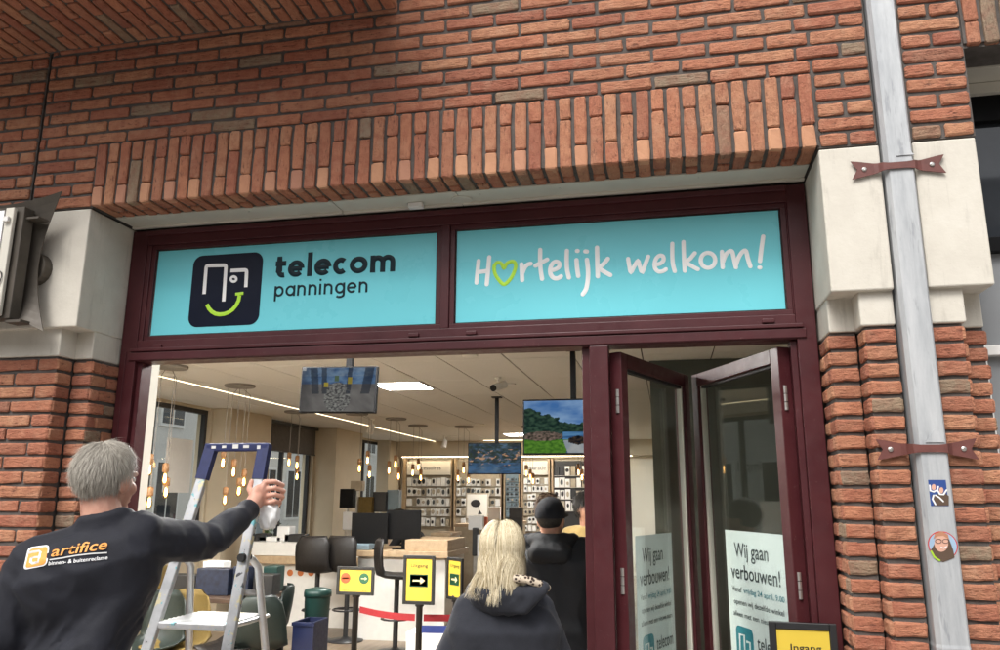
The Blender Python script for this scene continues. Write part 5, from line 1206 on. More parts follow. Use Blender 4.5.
# ---------------------------------------------------------------- queue posts
def queue():
    def c_stop(txt, arrow, disc, field):
        disc(-.085, .02, .042, 'redprint'); field(-.085, .02, .030, .006, 'arrowpale'); disc(.075, .02, .042, 'green'); arrow(.075, .02, .028); txt('uitgang', -.115, -.075, .016, 'redprint', .0, .06); txt('ingang', .05, -.075, .016, 'green', 0, .05)
    def c_out(txt, arrow, disc, field):
        txt('Uitgang', -.068, .092, .036, bold=.006, width=.135); field(0, -.005, .072, .046, 'green'); field(0, -.005, .066, .040, 'green'); arrow(0, -.005, .052)
    p1 = at(355.5, 581, d=6.3); p2 = at(419, 580, d=5.9); p3 = at(455, 579, d=6.5)
    w1 = (at(373.5, 581, d=6.3) - at(334, 581, d=6.3)).length; w2 = (at(435.5, 580, d=5.9) - at(402.5, 580, d=5.9)).length
    sign_post('landscape yellow sign with a red stop disc and a dark arrow disc', p1, w1, w1 * .69, .0, c_stop); sign_post('upright yellow exit sign with a green arrow, facing the street', p2, w2, w2 * 1.42, 0, c_out); sign_post('second yellow exit sign, turned sideways behind the blonde woman', p3, w2 * .95, w2 * 1.35, 0, c_out, yaw=-.75)
    zb = at(380, 613, d=6.1).z
    def belt(a, e, z, h, mat, lab):
        b = MB(); n = 10; V = []
        for i in range(n + 1):
            u = i / n; x, y = a[0] + (e[0] - a[0]) * u, a[1] + (e[1] - a[1]) * u; s = -.012 * math.sin(PI * u)
            V += [(x, y - .001, z + s - h / 2), (x, y - .001, z + s + h / 2), (x, y + .001, z + s + h / 2), (x, y + .001, z + s - h / 2)]
        Fs = [(4 * i + k, 4 * i + (k + 1) % 4, 4 * i + 4 + (k + 1) % 4, 4 * i + 4 + k) for i in range(n) for k in range(4)]; b.add(V, Fs); tag(b.build('queue_belt', M[mat]), lab, 'belt')
    belt((p1.x + .034, p1.y + .03), (p2.x - .034, p2.y + .03), zb, .05, 'beltred', 'red queue belt between the stop sign and the exit sign'); belt((p2.x + .034, p2.y + .03), (p2.x + 1.3, p2.y + .5), zb, .05, 'beltred', 'red queue belt running right from the exit sign'); belt((p2.x + .034, p2.y - .01), (p2.x + 1.3, p2.y + .4), zb - .075, .055, 'beltblue', 'blue queue belt below the red one, right of the exit sign')
    t = thing('queue_post', 'black queue post hidden behind the blonde woman', 'post', (p2.x + 1.33, p2.y + .48, 0)); b = MB(); b.lathe([(.17, .0), (.17, .02), (.04, .04), (.026, .05), (.026, .95), (.036, .955), (.036, 1.02), (.02, 1.03)], (p2.x + 1.33, p2.y + .48, .0), 18); b.build('post', M['blackframe'], t)
    a, e = at(406, 632, d=6.8), at(440, 628, d=6.8); b = MB(); b.cbox(a.x, e.x + .1, a.y, a.y + .35, .012, a.z, .006); tag(b.build('low_cabinet', M['white']), 'low white cabinet behind the exit sign post', 'cabinet')
queue()

# ---------------------------------------------------------------- stepladder
def ladder():
    M['bluetape'] = plain('blue_masking_tape', (.013, .02, .085, 1), .55, var=.25, scale=30); M['palepatch'] = plain('pale_tape_patch', (.62, .62, .60, 1), .6, var=.1)
    k = N('paint_splashed_aluminium'); k.bsdf(rough=.42, metal=.6); v = k.coord('Object')
    c = k.ramp(k.noise(v, 16, 5, .6), [(.3, (.42, .43, .44)), (.7, (.60, .61, .62))]); f = k.noise(v, 24, 3, .55); c = k.mix(k.ramp(f, [(.60, (0, 0, 0)), (.63, (1, 1, 1))]), c, (.66, .60, .38, 1)); f = k.noise(v, 31, 3, .5); c = k.mix(k.ramp(f, [(.64, (0, 0, 0)), (.66, (1, 1, 1))]), c, (.20, .48, .52, 1)); f = k.noise(v, 28, 2, .5); c = k.mix(k.ramp(f, [(.31, (1, 1, 1)), (.34, (0, 0, 0))]), c, (.10, .10, .11, 1)); k.l(c, k.b.inputs['Base Color']); alu2 = k.m
    T1, T2 = at(209, 449, d=3.2), at(268, 446, d=3.2); P1, P2 = at(151, 622, d=2.95), at(237, 622, d=2.95)
    y_t = (T1.y + T2.y) / 2; y_p = (P1.y + P2.y) / 2; zt = (T1.z + T2.z) / 2; zp = (P1.z + P2.z) / 2
    T1, T2, P1, P2 = Vector((T1.x, y_t, zt)), Vector((T2.x, y_t, zt)), Vector((P1.x, y_p, zp)), Vector((P2.x, y_p, zp))
    t = thing('stepladder', 'paint-spattered aluminium stepladder with blue-taped top bar in the entrance', 'ladder', ((P1.x + P2.x) / 2, y_p, 0))
    fl = lambda a, b_: a + (b_ - a) * ((a.z - .02) / (a.z - b_.z))
    B1, B2 = fl(T1, P1), fl(T2, P2)
    for a, e in ((T1, B1), (T2, B2)):
        b = MB(); b.bar(a, e, .042, .024, (0, 1, 0)); b.build('front_rail', alu2, t, bevel=.004); b = MB(); b.bar(e + Vector((0, 0, .05)), e - Vector((0, 0, .018)), .06, .04, (0, 1, 0)); b.build('foot', M['rubber'], t)
        q = a + (e - a) * .07; b = MB(); b.bar(a + Vector((0, 0, .012)), q, .048, .030, (0, 1, 0)); b.build('tape_wrap', M['bluetape'], t)
    b = MB(); b.bar(T1 + Vector((-.02, 0, 0)), T2 + Vector((.02, 0, 0)), .036, .034); b.build('top_bar', M['bluetape'], t, bevel=.006)
    for u in (.08, .28, .5, .7, .93): b = MB(); c = T1 + (T2 - T1) * u; q = .006 + .009 * abs(math.sin(u * 47)); b.box(c.x - q, c.x + q * .7, c.y - .020, c.y - .0185, c.z - .012 + .010 * abs(math.sin(u * 30)), c.z + .012 - .006 * abs(math.sin(u * 19))); b.build('tape_patch', M['palepatch'], t)
    # rear legs from a joint above the platform down behind
    for s, (a, e) in enumerate(((T1, B1), (T2, B2))):
        j = a + (e - a) * ((a.z - at(251, 556, d=3.08).z) / (a.z - e.z)); ft = Vector((e.x + (.02 if s else .0), y_p + .62, .02)); m_ = j + Vector((.0 + (.006 if s else -.002), .10, -.045))
        b = MB(); b.tube([j + Vector((0, .02, 0)), j + Vector((0, .06, -.012)), m_, ft], .015, 8); b.build('rear_leg', M['alu'], t, smooth=True); b = MB(); b.lathe([(.022, 0), (.022, .05)], (ft.x, ft.y, .0), 10); b.build('foot', M['rubber'], t)
        b = MB(); b.lathe([(.016, -.01), (.016, .05)], (j.x, j.y - .02, j.z), 10, 'Y'); b.build('hinge', M['rubber'], t)
    # platform and treads
    pt = MB(); pt.cbox(P1.x + .02, P2.x - .02, y_p - .02, y_p + .265, zp - .028, zp, .006); pl = pt.build('platform', alu2, t)
    for i in range(9): b = MB(); y = y_p + .0 + i * .028; b.box(P1.x + .03, P2.x - .03, y, y + .008, zp, zp + .003); b.build('ridge', M['alu'], pl)
    b = MB()
    for s in (P1.x + .012, P2.x - .012): b.tube([(s, y_p - .01, zp - .014), (s, y_p + .30, zp - .014)], .008, 8)
    b.build('platform_bracket', M['alu'], t)
    n = 4
    for i in range(1, n + 1):
        z = zp * (1 - i / (n + .9)); u = (T1.z - z) / (T1.z - B1.z); a, e = T1 + (B1 - T1) * u, T2 + (B2 - T2) * u; b = MB(); b.box(a.x + .012, e.x - .012, a.y - .04, a.y + .045, z - .02, z + .006); b.build('tread', M['alu'], t, bevel=.004)
    return T2, B2
LT2, LB2 = ladder()

# ================================================================ PEOPLE
def capsule(mb, p, q, r1, r2, n=14):
    p, q = Vector(p), Vector(q); a = (q - p); L = a.length
    if L < 1e-6: mb.ball(p, r1, 12, 8); return
    a /= L; pts, rs = [], []
    for k in range(5): t = PI / 2 * k / 4; pts.append(p - a * r1 * math.cos(t)); rs.append(max(r1 * math.sin(t), .0004))
    for k in range(5): t = PI / 2 * k / 4; pts.append(q + a * r2 * math.sin(t)); rs.append(max(r2 * math.cos(t), .0004))
    mb.tube(pts, rs, n)
def loft(mb, rings, n=24):
    """rings: (centre, u, v, rx, ry), closed at both ends"""
    b = len(mb.v)
    for c, u, v, rx, ry in rings:
        for k in range(n): a = 2 * PI * k / n; ca, sa = math.cos(a), math.sin(a); e = 2.6; kx = math.copysign(abs(ca) ** (2 / e), ca); ky = math.copysign(abs(sa) ** (2 / e), sa); mb.v.append(tuple(Vector(c) + u * rx * kx + v * ry * ky))
    for i in range(len(rings) - 1):
        for k in range(n): mb.f.append((b + i * n + k, b + i * n + (k + 1) % n, b + (i + 1) * n + (k + 1) % n, b + (i + 1) * n + k)); mb.m.append(0)
    mb.f.append(tuple(b + k for k in range(n))[::-1]); mb.f.append(tuple(b + (len(rings) - 1) * n + k for k in range(n))); mb.m += [0, 0]
def remesh(mb, voxel, iters=6, fac=.5):
    me = bpy.data.meshes.new('tmp'); me.from_pydata(mb.v, [], mb.f); me.validate(); me.update()
    o = bpy.data.objects.new('tmp', me); COL.objects.link(o); m = o.modifiers.new('r', 'REMESH'); m.mode = 'VOXEL'; m.voxel_size = voxel; m.adaptivity = 0
    s = o.modifiers.new('s', 'SMOOTH'); s.factor = fac; s.iterations = iters
    dg = bpy.context.evaluated_depsgraph_get(); dg.update(); r = bpy.data.meshes.new_from_object(o.evaluated_get(dg)); bpy.data.objects.remove(o); bpy.data.meshes.remove(me)
    r.polygons.foreach_set('use_smooth', [True] * len(r.polygons)); return r
def wrinkle(me, amp, f, seed=0, shear=(0, 0, 0)):
    """cloth folds: ridged noise pushed along the normals"""
    n = len(me.vertices); co = np.empty(n * 3); no = np.empty(n * 3); me.vertices.foreach_get('co', co); me.vertices.foreach_get('normal', no); co = co.reshape(-1, 3); no = no.reshape(-1, 3); out = co.copy()
    for i in range(n):
        x, y, z = co[i]; q = Vector((x * f[0] + shear[0] * z + seed, y * f[1] + shear[1] * z, z * f[2] + shear[2] * x)); w = noise.noise(q * .45 + Vector((5, 3, seed))) * .9; q += Vector((w, w, w))
        h = 1 - 2 * abs(noise.noise(q)); h2 = noise.noise(q * 2.7); out[i] += no[i] * amp * (h * .8 - .35 + h2 * .25)
    me.vertices.foreach_set('co', out.ravel()); me.update(); return me
def head_frame(c, yaw, pitch=0, roll=0): return Matrix.Translation(Vector(c)) @ Matrix.Rotation(yaw, 4, 'Z') @ Matrix.Rotation(pitch, 4, 'X') @ Matrix.Rotation(roll, 4, 'Y')
def head_prims(mb, Mh, s=1.0):
    def ball(c, r, n=18, m=12):
        t = MB(); t.ball((0, 0, 0), [x * s for x in r], n, m); off = Vector([x * s for x in c]); mb.add([Mh @ (Vector(v) + off) for v in t.v], t.f)
    ball((0, -.016, .032), (.075, .097, .087)); ball((0, .028, -.028), (.061, .068, .086)); ball((0, .058, -.088), (.036, .036, .028)); ball((0, .083, .024), (.048, .018, .014))
    for x in (-1, 1): ball((x * .076, -.006, -.012), (.011, .024, .033), 12, 8); ball((x * .04, .06, -.025), (.022, .026, .024), 12, 8)
    ball((0, .092, -.064), (.023, .011, .010), 12, 8)
    capsule(mb, Mh @ Vector((0, .092 * s, .006 * s)), Mh @ Vector((0, .112 * s, -.028 * s)), .009 * s, .014 * s, 10)
def generic_hand(mb, w, dirv, side, s=1.0):
    d = Vector(dirv).normalized(); up = Vector((0, 0, 1)); a = d.cross(Vector((side, .2, .1))).normalized(); b = a.cross(d).normalized(); w = Vector(w)
    pc = w + d * .045 * s; t = MB(); t.ball((0, 0, 0), 1, 12, 8); mb.add([pc + d * v[0] * .052 * s + a * v[1] * .042 * s + b * v[2] * .018 * s for v in t.v], t.f)
    for k, (o, L) in enumerate(((-.030, .065), (-.010, .075), (.010, .072), (.028, .056))):
        p = w + d * .085 * s + a * o * s; q = p + (d * .9 + b * .25) * L * .55 * s; r = q + (d * .55 + b * .7) * L * .5 * s; capsule(mb, p, q, .0095 * s, .0085 * s, 8); capsule(mb, q, r, .0085 * s, .007 * s, 8)
    p = w + d * .03 * s - a * .034 * s; q = p + (d * .6 - a * .5 + b * .2).normalized() * .04 * s; capsule(mb, p, q, .011 * s, .0095 * s, 8); capsule(mb, q, q + (d * .9 + b * .2).normalized() * .028 * s, .0095 * s, .008 * s, 8)
def default_joints(base, H, yaw, arms=None):
    s = H / 1.75; c, n = math.cos(yaw), math.sin(yaw); B = Vector((base[0], base[1], base[2] if len(base) > 2 else .012))
    P = lambda x, y, z: B + Vector((x * c - y * n, x * n + y * c, z)) * 1.0
    J = dict(head=P(0, .015 * s, 1.635 * s), neck=P(0, -.01 * s, 1.50 * s), chest=P(0, 0, 1.28 * s), waist=P(0, 0, 1.08 * s), hip=P(0, 0, .94 * s), s=s, u=Vector((c, n, 0)), v=Vector((-n, c, 0)))
    for t, sg in (('L', -1), ('R', 1)):
        J['sh' + t] = P(sg * .175 * s, -.01 * s, 1.425 * s); J['el' + t] = P(sg * .235 * s, -.02 * s, 1.13 * s); J['wr' + t] = P(sg * .235 * s, .08 * s, .90 * s); J['hip' + t] = P(sg * .095 * s, 0, .90 * s); J['kn' + t] = P(sg * .10 * s, .02 * s, .49 * s); J['an' + t] = P(sg * .10 * s, -.02 * s, .09 * s); J['toe' + t] = P(sg * .12 * s, .15 * s, .035 * s)
    if arms: J.update(arms(P, s))
    return J
def torso_rings(J, g, top=1.0):
    s, u, v = J['s'], J['u'], J['v']; sh = (J['shR'] - J['shL']); us = sh.normalized(); shc = (J['shR'] + J['shL']) / 2; vs = Vector((-us.y, us.x, 0)).normalized()
    R = [(J['hip'] - Vector((0, 0, .10 * s)), u, v, .165 * s * g, .125 * s * g), (J['hip'], u, v, .172 * s * g, .130 * s * g), (J['waist'], u, v, .158 * s * g, .115 * s * g), (J['chest'], us, vs, .182 * s * g, .128 * s * g), (J['chest'] * .35 + shc * .65, us, vs, .195 * s * g, .125 * s * g), (shc + Vector((0, 0, .008)), us, vs, .165 * s * g, .092 * s * g), (shc * .35 + J['neck'] * .65 + Vector((0, 0, .0)), us, vs, .095 * s * g, .075 * s * g)]
    return R
def build_person(name_label, J, mats, head_yaw=0, head_pitch=0, voxel=.012, hand=None, coat_len=0.0, g=1.10, wr=.006, collar=True, shoe='packdark', sleeve=(.068, .058, .050, .040), seed=1, headroll=0, ch=0.0, hs=1.0):
    t = thing('person', name_label, 'person', (J['hip'].x, J['hip'].y, .012)); s = J['s']
    Mh = head_frame(J['head'], head_yaw, head_pitch, headroll)
    b = MB(); head_prims(b, Mh, s * hs); capsule(b, Mh @ Vector((0, -.02 * s, -.05 * s)), J['neck'] - Vector((0, 0, .03)), .054 * s, .060 * s); loft(b, torso_rings(J, .88))
    for k in 'LR':
        capsule(b, J['sh' + k] + (J['chest'] - J['sh' + k]) * .12, J['el' + k], .042 * s, .036 * s); capsule(b, J['el' + k], J['wr' + k], .040 * s, .027 * s)
        capsule(b, J['hip' + k], J['kn' + k], .078 * s, .052 * s); capsule(b, J['kn' + k], J['an' + k], .052 * s, .038 * s); capsule(b, J['an' + k], J['toe' + k], .036 * s, .028 * s)
        if hand and k in hand: hand[k](b)
        else: generic_hand(b, J['wr' + k], J['wr' + k] - J['el' + k], -1 if k == 'L' else 1, s)
    me = remesh(b, voxel * (.42 if hand else 1), 3); me.materials.append(mats['skin']); body = link('body', me, t)
    for x in (-1, 1):
        e = MB(); e.ball(Mh @ Vector((x * .030 * s * hs, .078 * s * hs, .004 * s * hs)), .0120 * s * hs, 10, 8); e.ball(Mh @ Vector((x * .030 * s * hs, .0865 * s * hs, .004 * s * hs)), .005 * s * hs, 8, 6); e.build('eye', M['eyewhite'], t, smooth=True)
    j = MB(); R = torso_rings(J, g)
    if coat_len: R = [(R[0][0] - Vector((0, 0, coat_len)), R[0][1], R[0][2], R[0][3] * 1.04, R[0][4] * 1.06)] + R
    loft(j, R); a0, a1, a2, a3 = [x * s for x in sleeve]
    for k in 'LR':
        capsule(j, J['sh' + k] + (J['chest'] - J['sh' + k]) * .10, J['el' + k], a0, a1); capsule(j, J['el' + k], J['wr' + k] + (J['el' + k] - J['wr' + k]).normalized() * .012, a2 * 1.08, a3)
        capsule(j, J['sh' + k] + (J['neck'] - J['sh' + k]) * .1, J['neck'] - Vector((0, 0, .045 * s)), a0 * .90, .062 * s)
    if collar:
        us = (J['shR'] - J['shL']).normalized(); vs = Vector((-us.y, us.x, 0)).normalized()
        for k in range(16): a = 2 * PI * k / 16; e = 2 * PI * (k + 1) / 16; f = lambda q: J['neck'] + Vector((0, 0, (-.012 + ch) * s)) + us * math.cos(q) * .066 * s + vs * math.sin(q) * .066 * s; capsule(j, f(a), f(e), .016 * s, .016 * s, 8); capsule(j, f(a) - Vector((0, 0, .022)), f(e) - Vector((0, 0, .022)), .018 * s, .018 * s, 8); capsule(j, f(a) - Vector((0, 0, .05)), f(e) - Vector((0, 0, .05)), .024 * s, .024 * s, 8)
    jm = remesh(j, voxel, 4); wrinkle(jm, wr, (9, 9, 6), seed, (3.0, 1.5, 0)); jm.materials.append(mats['top']); jacket = link('jacket', jm, t)
    l = MB(); loft(l, [(J['hip'] + Vector((0, 0, .06 * s)), J['u'], J['v'], .166 * s, .122 * s), (J['hip'], J['u'], J['v'], .178 * s, .132 * s), (J['hip'] - Vector((0, 0, .09 * s)), J['u'], J['v'], .172 * s, .125 * s)])
    for k in 'LR': capsule(l, J['hip' + k] - Vector((0, 0, .03)), J['kn' + k], .090 * s, .066 * s); capsule(l, J['kn' + k], J['an' + k] + Vector((0, 0, .02)), .066 * s, .055 * s)
    lm = remesh(l, voxel * 1.2, 4); wrinkle(lm, wr * .8, (10, 10, 7), seed + 9); lm.materials.append(mats['legs']); link('trousers', lm, t)
    for k in 'LR': q = MB(); capsule(q, J['an' + k] - Vector((0, 0, .035 * s)), J['toe' + k] + Vector((0, 0, .012)), .046 * s, .042 * s); sm = remesh(q, .012, 3); sm.materials.append(M[shoe]); link('shoe', sm, t)
    return t, Mh, jm, jacket, body
def strands(name, parent, mat, Mh, s, roots, seglen, nseg, width, falls, rad=(.079, .101, .091), cen=(0, -.016, .032), seed=3, lift=.004, zmin=None, clampk=False):
    """hair as many thin strips: follows the skull ellipsoid, then falls"""
    r = random.Random(seed); b = MB(); C_ = Vector(cen) * s; Rr = [x * s for x in rad]
    for p, d in roots:
        p = Vector(p) * s; d = Vector(d).normalized(); pts = [p.copy()]; L = seglen * r.uniform(.75, 1.2); ph = r.uniform(0, 6.28); wv = r.uniform(.0, .35)
        for i in range(nseg):
            g = falls * (i / nseg); d = (d + Vector((0, 0, -1)) * g + Vector((math.sin(ph + i * 1.1), math.cos(ph + i * .9), 0)) * wv * .12 + Vector((r.uniform(-1, 1), r.uniform(-1, 1), r.uniform(-1, 1))) * .05).normalized()
            q = pts[-1] + d * L; e = Vector(((q.x - C_.x) / Rr[0], (q.y - C_.y) / Rr[1], (q.z - C_.z) / Rr[2])); k = e.length; mn = 1.0 + lift * (i + 1) / nseg / .08
            hi = mn + .10
            if clampk and k > hi and q.z > C_.z - .05 * s: e *= hi / k; q = Vector((C_.x + e.x * Rr[0], C_.y + e.y * Rr[1], C_.z + e.z * Rr[2])); d = (q - pts[-1]).normalized(); k = hi
            elif clampk:
                hz = math.hypot((q.x - C_.x) / Rr[0], (q.y - C_.y) / Rr[1])
                if hz > hi + .06: f_ = (hi + .06) / hz; q.x = C_.x + (q.x - C_.x) * f_; q.y = C_.y + (q.y - C_.y) * f_; d = (q - pts[-1]).normalized()
            if k < mn: e *= mn / k; q = Vector((C_.x + e.x * Rr[0], C_.y + e.y * Rr[1], C_.z + e.z * Rr[2])); d = (q - pts[-1]).normalized()
            if zmin is not None and q.z < (zmin[0] + zmin[1] * math.sin(p.x * 90 + p.y * 60) + r.uniform(-.055, .03)) * s: q = pts[-1] + (q - pts[-1]) * .05
            pts.append(q)
        base = len(b.v)
        for i, q in enumerate(pts):
            t = (pts[min(i + 1, nseg)] - pts[max(i - 1, 0)]).normalized(); nrm = (q - C_ * Vector((1, 1, 0)).length if False else (q - C_)); nrm.z *= .3; sd = t.cross(nrm)
            sd = sd.normalized() if sd.length > 1e-6 else Vector((1, 0, 0)); w = width * s * (1 - .75 * (i / nseg) ** 2) * .5; b.v += [tuple(Mh @ (q - sd * w)), tuple(Mh @ (q + sd * w))]
        for i in range(nseg): a = base + 2 * i; b.f.append((a, a + 1, a + 3, a + 2)); b.m.append(0)
    return b.build(name, mat, parent, smooth=True)
def hair_cap(parent, mat, Mh, s, keep, rad=(.0775, .0995, .0895), cen=(0, -.016, .032), name='hair'):
    b = MB(); n, m = 40, 28; V = {}; C_ = Vector(cen)
    def P(i, j): t = PI * j / m; a = 2 * PI * i / n; return Vector((math.sin(t) * math.cos(a), math.sin(t) * math.sin(a), math.cos(t)))
    for j in range(m):
        for i in range(n):
            c = P(i + .5, j + .5); q = C_ + Vector((c.x * rad[0], c.y * rad[1], c.z * rad[2]))
            if not keep(q): continue
            vs = []
            for a, e in ((i, j), (i, j + 1), (i + 1, j + 1), (i + 1, j)): w = P(a, e); vs.append(Mh @ ((C_ + Vector((w.x * rad[0], w.y * rad[1], w.z * rad[2]))) * s))
            b.add(vs, [(0, 1, 2, 3)])
    return b.build(name, mat, parent, smooth=True)
def scalp_roots(n, keep, dirf, seed=5, rad=(.078, .100, .090), cen=(0, -.016, .032)):
    r = random.Random(seed); out = []
    while len(out) < n:
        a = r.uniform(0, 2 * PI); z = r.uniform(-1, 1); q = math.sqrt(1 - z * z); v = Vector((q * math.cos(a), q * math.sin(a), z)); p = Vector(cen) + Vector((v.x * rad[0], v.y * rad[1], v.z * rad[2]))
        if keep(p): out.append((p, dirf(p, v, r)))
    return out
def cloth(name, c, rough=.8, bump=.35, sheen=.25, scale=420):
    k = N(name); k.bsdf(c, rough, 0, .3); v = k.coord('Object'); f = k.noise(v, 12, 5, .6); k.l(k.ramp(f, [(.3, tuple(x * .82 for x in c[:3])), (.7, tuple(min(1, x * 1.2) for x in c[:3]))]), k.b.inputs['Base Color']); k.b.inputs['Sheen Weight'].default_value = sheen
    k.bump(k.math('ADD', k.noise(v, scale, 2), k.math('MULTIPLY', k.noise(v, 26, 5, .6), 2.0)), bump, .003); return k.m
def skinmat(name, c):
    k = N(name); k.bsdf(c, .5, 0, .4); v = k.coord('Object'); k.l(k.ramp(k.noise(v, 24, 5, .6), [(.3, (c[0] * .86, c[1] * .74, c[2] * .7)), (.7, (min(1, c[0] * 1.08), c[1] * 1.08, c[2] * 1.05))]), k.b.inputs['Base Color']); k.b.inputs['Subsurface Weight'].default_value = .12; k.b.inputs['Subsurface Radius'].default_value = (.01, .004, .002); k.bump(k.noise(v, 260, 3), .12, .001); return k.m
def hairmat(name, a, e):
    k = N(name); k.bsdf(a, .55, 0, .3); ge = k.n('NewGeometry'); k.l(k.ramp(ge.outputs['Random Per Island'], [(0, a), (1, e)]), k.b.inputs['Base Color']); return k.m
M.update(skin=skinmat('skin', (.58, .33, .25, 1)), skin2=skinmat('tan_skin', (.42, .23, .16, 1)), navycoat=cloth('dark_navy_softshell', (.0125, .0135, .020, 1), .75, .3, .04), hoodie=cloth('anthracite_jersey', (.026, .028, .036, 1), .9, .4, .06), blackcoat=cloth('black_padded_coat', (.004, .0042, .006, 1), .7, .3, .01), jeans=cloth('dark_jeans', (.03, .035, .05, 1)), yellowknit=cloth('ochre_knit', (.34, .24, .09, 1), .9, .5), blacktop=cloth('black_top', (.006, .006, .007, 1), .85, .3, .02),
    greyhair=hairmat('grey_hair', (.22, .20, .17, 1), (.54, .50, .43, 1)), blonde=hairmat('blonde_hair', (.34, .255, .13, 1), (.86, .77, .56, 1)), darkblonde=hairmat('dark_blonde_hair', (.16, .11, .06, 1), (.26, .19, .11, 1)), brownhair=hairmat('brown_hair', (.035, .02, .011, 1), (.08, .045, .025, 1)), darkhair=hairmat('dark_hair', (.012, .010, .009, 1), (.03, .025, .02, 1)), eyewhite=plain('eye_white', (.6, .58, .55, 1), .2), capcloth=cloth('dark_cap_cloth', (.006, .0065, .010, 1), .85, .3, .02))
k = N('leopard_print'); k.bsdf((.5, .4, .28, 1), .9); vo = k.n('TexVoronoi'); vo.inputs['Scale'].default_value = 85; k.l(k.coord('Object'), vo.inputs['Vector']); k.l(k.ramp(vo.outputs['Distance'], [(.36, (.035, .02, .015)), (.46, (.56, .47, .36))]), k.b.inputs['Base Color']); M['leopard'] = k.m

# ---------------------------------------------------------------- the sign fitter in the dark jacket
def sign_fitter():
    J = default_joints((.64, -.80), 1.84, -.42)
    J['shR'] = at(146, 536, d=2.45); J['shL'] = at(26, 566, d=2.36); J['elR'] = at(210, 541, d=2.71); J['wrR'] = at(249, 510, d=2.97); J['neck'] = at(105, 522, d=2.45); J['head'] = at(107, 480, d=2.50)
    J['elL'] = at(4, 640, d=2.30); J['wrL'] = J['elL'] + Vector((.06, .17, -.19)); J['chest'] = at(92, 600, d=2.42); J['waist'] = J['chest'] * .5 + J['hip'] * .5
    W_ = J['wrR']
    def gripping(b):
        pc = at(258, 497, d=3.01); t = MB(); t.ball((0, 0, 0), 1, 14, 10); x = (at(264, 492, d=3.03) - at(250, 504, d=2.98)).normalized(); z = (at(256, 486, d=3.01) - at(263, 510, d=3.01)).normalized(); y = x.cross(z)
        b.add([pc + x * v[0] * .046 + z * v[1] * .044 + y * v[2] * .021 for v in t.v], t.f); capsule(b, W_, pc - x * .012, .030, .030)
        for i in range(4):
            k0 = at(265 + i * .5, 482 + i * 7.0, d=3.035 - i * .004); k1 = at(275 - i * .2, 481.5 + i * 6.6, d=3.035 - i * .004); k2 = at((283, 284, 283, 280)[i], 485 + i * 6.0, d=3.06 - i * .004); k3 = at((281, 282, 281, 278)[i], 488.5 + i * 5.8, d=3.085 - i * .004)
            capsule(b, pc + (k0 - pc) * .55, k0, .013, .0105, 10); capsule(b, k0, k1, .0102, .0092, 10); capsule(b, k1, k2, .0092, .0084, 10); capsule(b, k2, k3, .0088, .0078, 10)
        k0, k1, k2 = at(253, 496, d=3.0), at(249.5, 489, d=3.03), at(251.5, 481.5, d=3.06); capsule(b, pc, k0, .018, .015, 10); capsule(b, k0, k1, .0135, .012, 10); capsule(b, k1, k2, .0118, .0095, 10)
    t, Mh, jm, jacket, body = build_person('grey-haired man in a dark printed jacket reaching for the stepladder, seen from behind', J, dict(skin=M['skin'], top=M['navycoat'], legs=M['jeans']), head_yaw=-.08, head_pitch=-.04, voxel=.0085, hand={'R': gripping}, wr=.013, g=1.06, sleeve=(.074, .058, .053, .041), seed=2, ch=.024, hs=.93)
    s = J['s'] * .93
    keep = lambda p: (p.y < .012 and p.z > -.068 + .02 * noise.noise(Vector((p.x * 60, p.y * 60, p.z * 60))) + max(0, p.y + .05) * .9 and not (abs(p.x) > .06 and p.y > -.025 and p.z < .02)) or (p.z > .075 and p.y < .02 and abs(p.x) < .055)
    hair_cap(t, M['greyhair'], Mh, s, lambda p: keep(p) and p.z > -.035 and not (p.z > .09 and p.y > -.02), (.0765, .0985, .0885))
    def dirf(p, v, r): w = Vector((p.x * .6, p.y + .045, p.z - .125)); w -= v * w.dot(v); return w.normalized() + v * .10 + Vector((r.uniform(-.18, .18), r.uniform(-.18, .18), r.uniform(-.18, .18)))
    strands('hair', t, M['greyhair'], Mh, s, scalp_roots(9000, keep, dirf, 5), .0135, 4, .0012, .35, seed=4, lift=.006)
    # print on the back: traced on the photograph, laid on the cloth
    bv = BVHTree.FromPolygons([v.co.copy() for v in jm.vertices], [tuple(p.vertices) for p in jm.polygons])
    def on(px, py, off=.003):
        d = ray(px, py).normalized(); h = bv.ray_cast(CAM, d); return (h[0] - d * off) if h[0] is not None else at(px, py, d=2.3)
    M['printorange'] = plain('orange_print', (.72, .30, .05, 1), .6); M['printwhite'] = plain('white_print', (.74, .74, .74, 1), .6)
    Q = lambda x, y, off=.003: on(10 + x / 9.09, 525 + y / 9.09, off)
    def grid_patch(name, corners, mat, off, n=8, hole=None):      # quad patch draped over the jacket
        b = MB(); c = [Vector(x) for x in corners]; V = []
        for j in range(n + 1):
            for i in range(n + 1): u, v = i / n, j / n; p = (c[0] * (1 - u) + c[1] * u) * (1 - v) + (c[3] * (1 - u) + c[2] * u) * v; V.append(Q(p.x, p.y, off))
        b.add(V, [(j * (n + 1) + i, j * (n + 1) + i + 1, (j + 1) * (n + 1) + i + 1, (j + 1) * (n + 1) + i) for j in range(n) for i in range(n)]); return b.build(name, mat, jacket)
    def rr(c, rad, n=5):
        o = []; c = [Vector((*x, 0)) for x in c]
        for i in range(4):
            p, q, r = c[i - 1], c[i], c[(i + 1) % 4]; a = q + (p - q).normalized() * rad; e = q + (r - q).normalized() * rad
            for k in range(n + 1): u = k / n; o.append(a * (1 - u) ** 2 + q * 2 * u * (1 - u) + e * u * u)
        return o
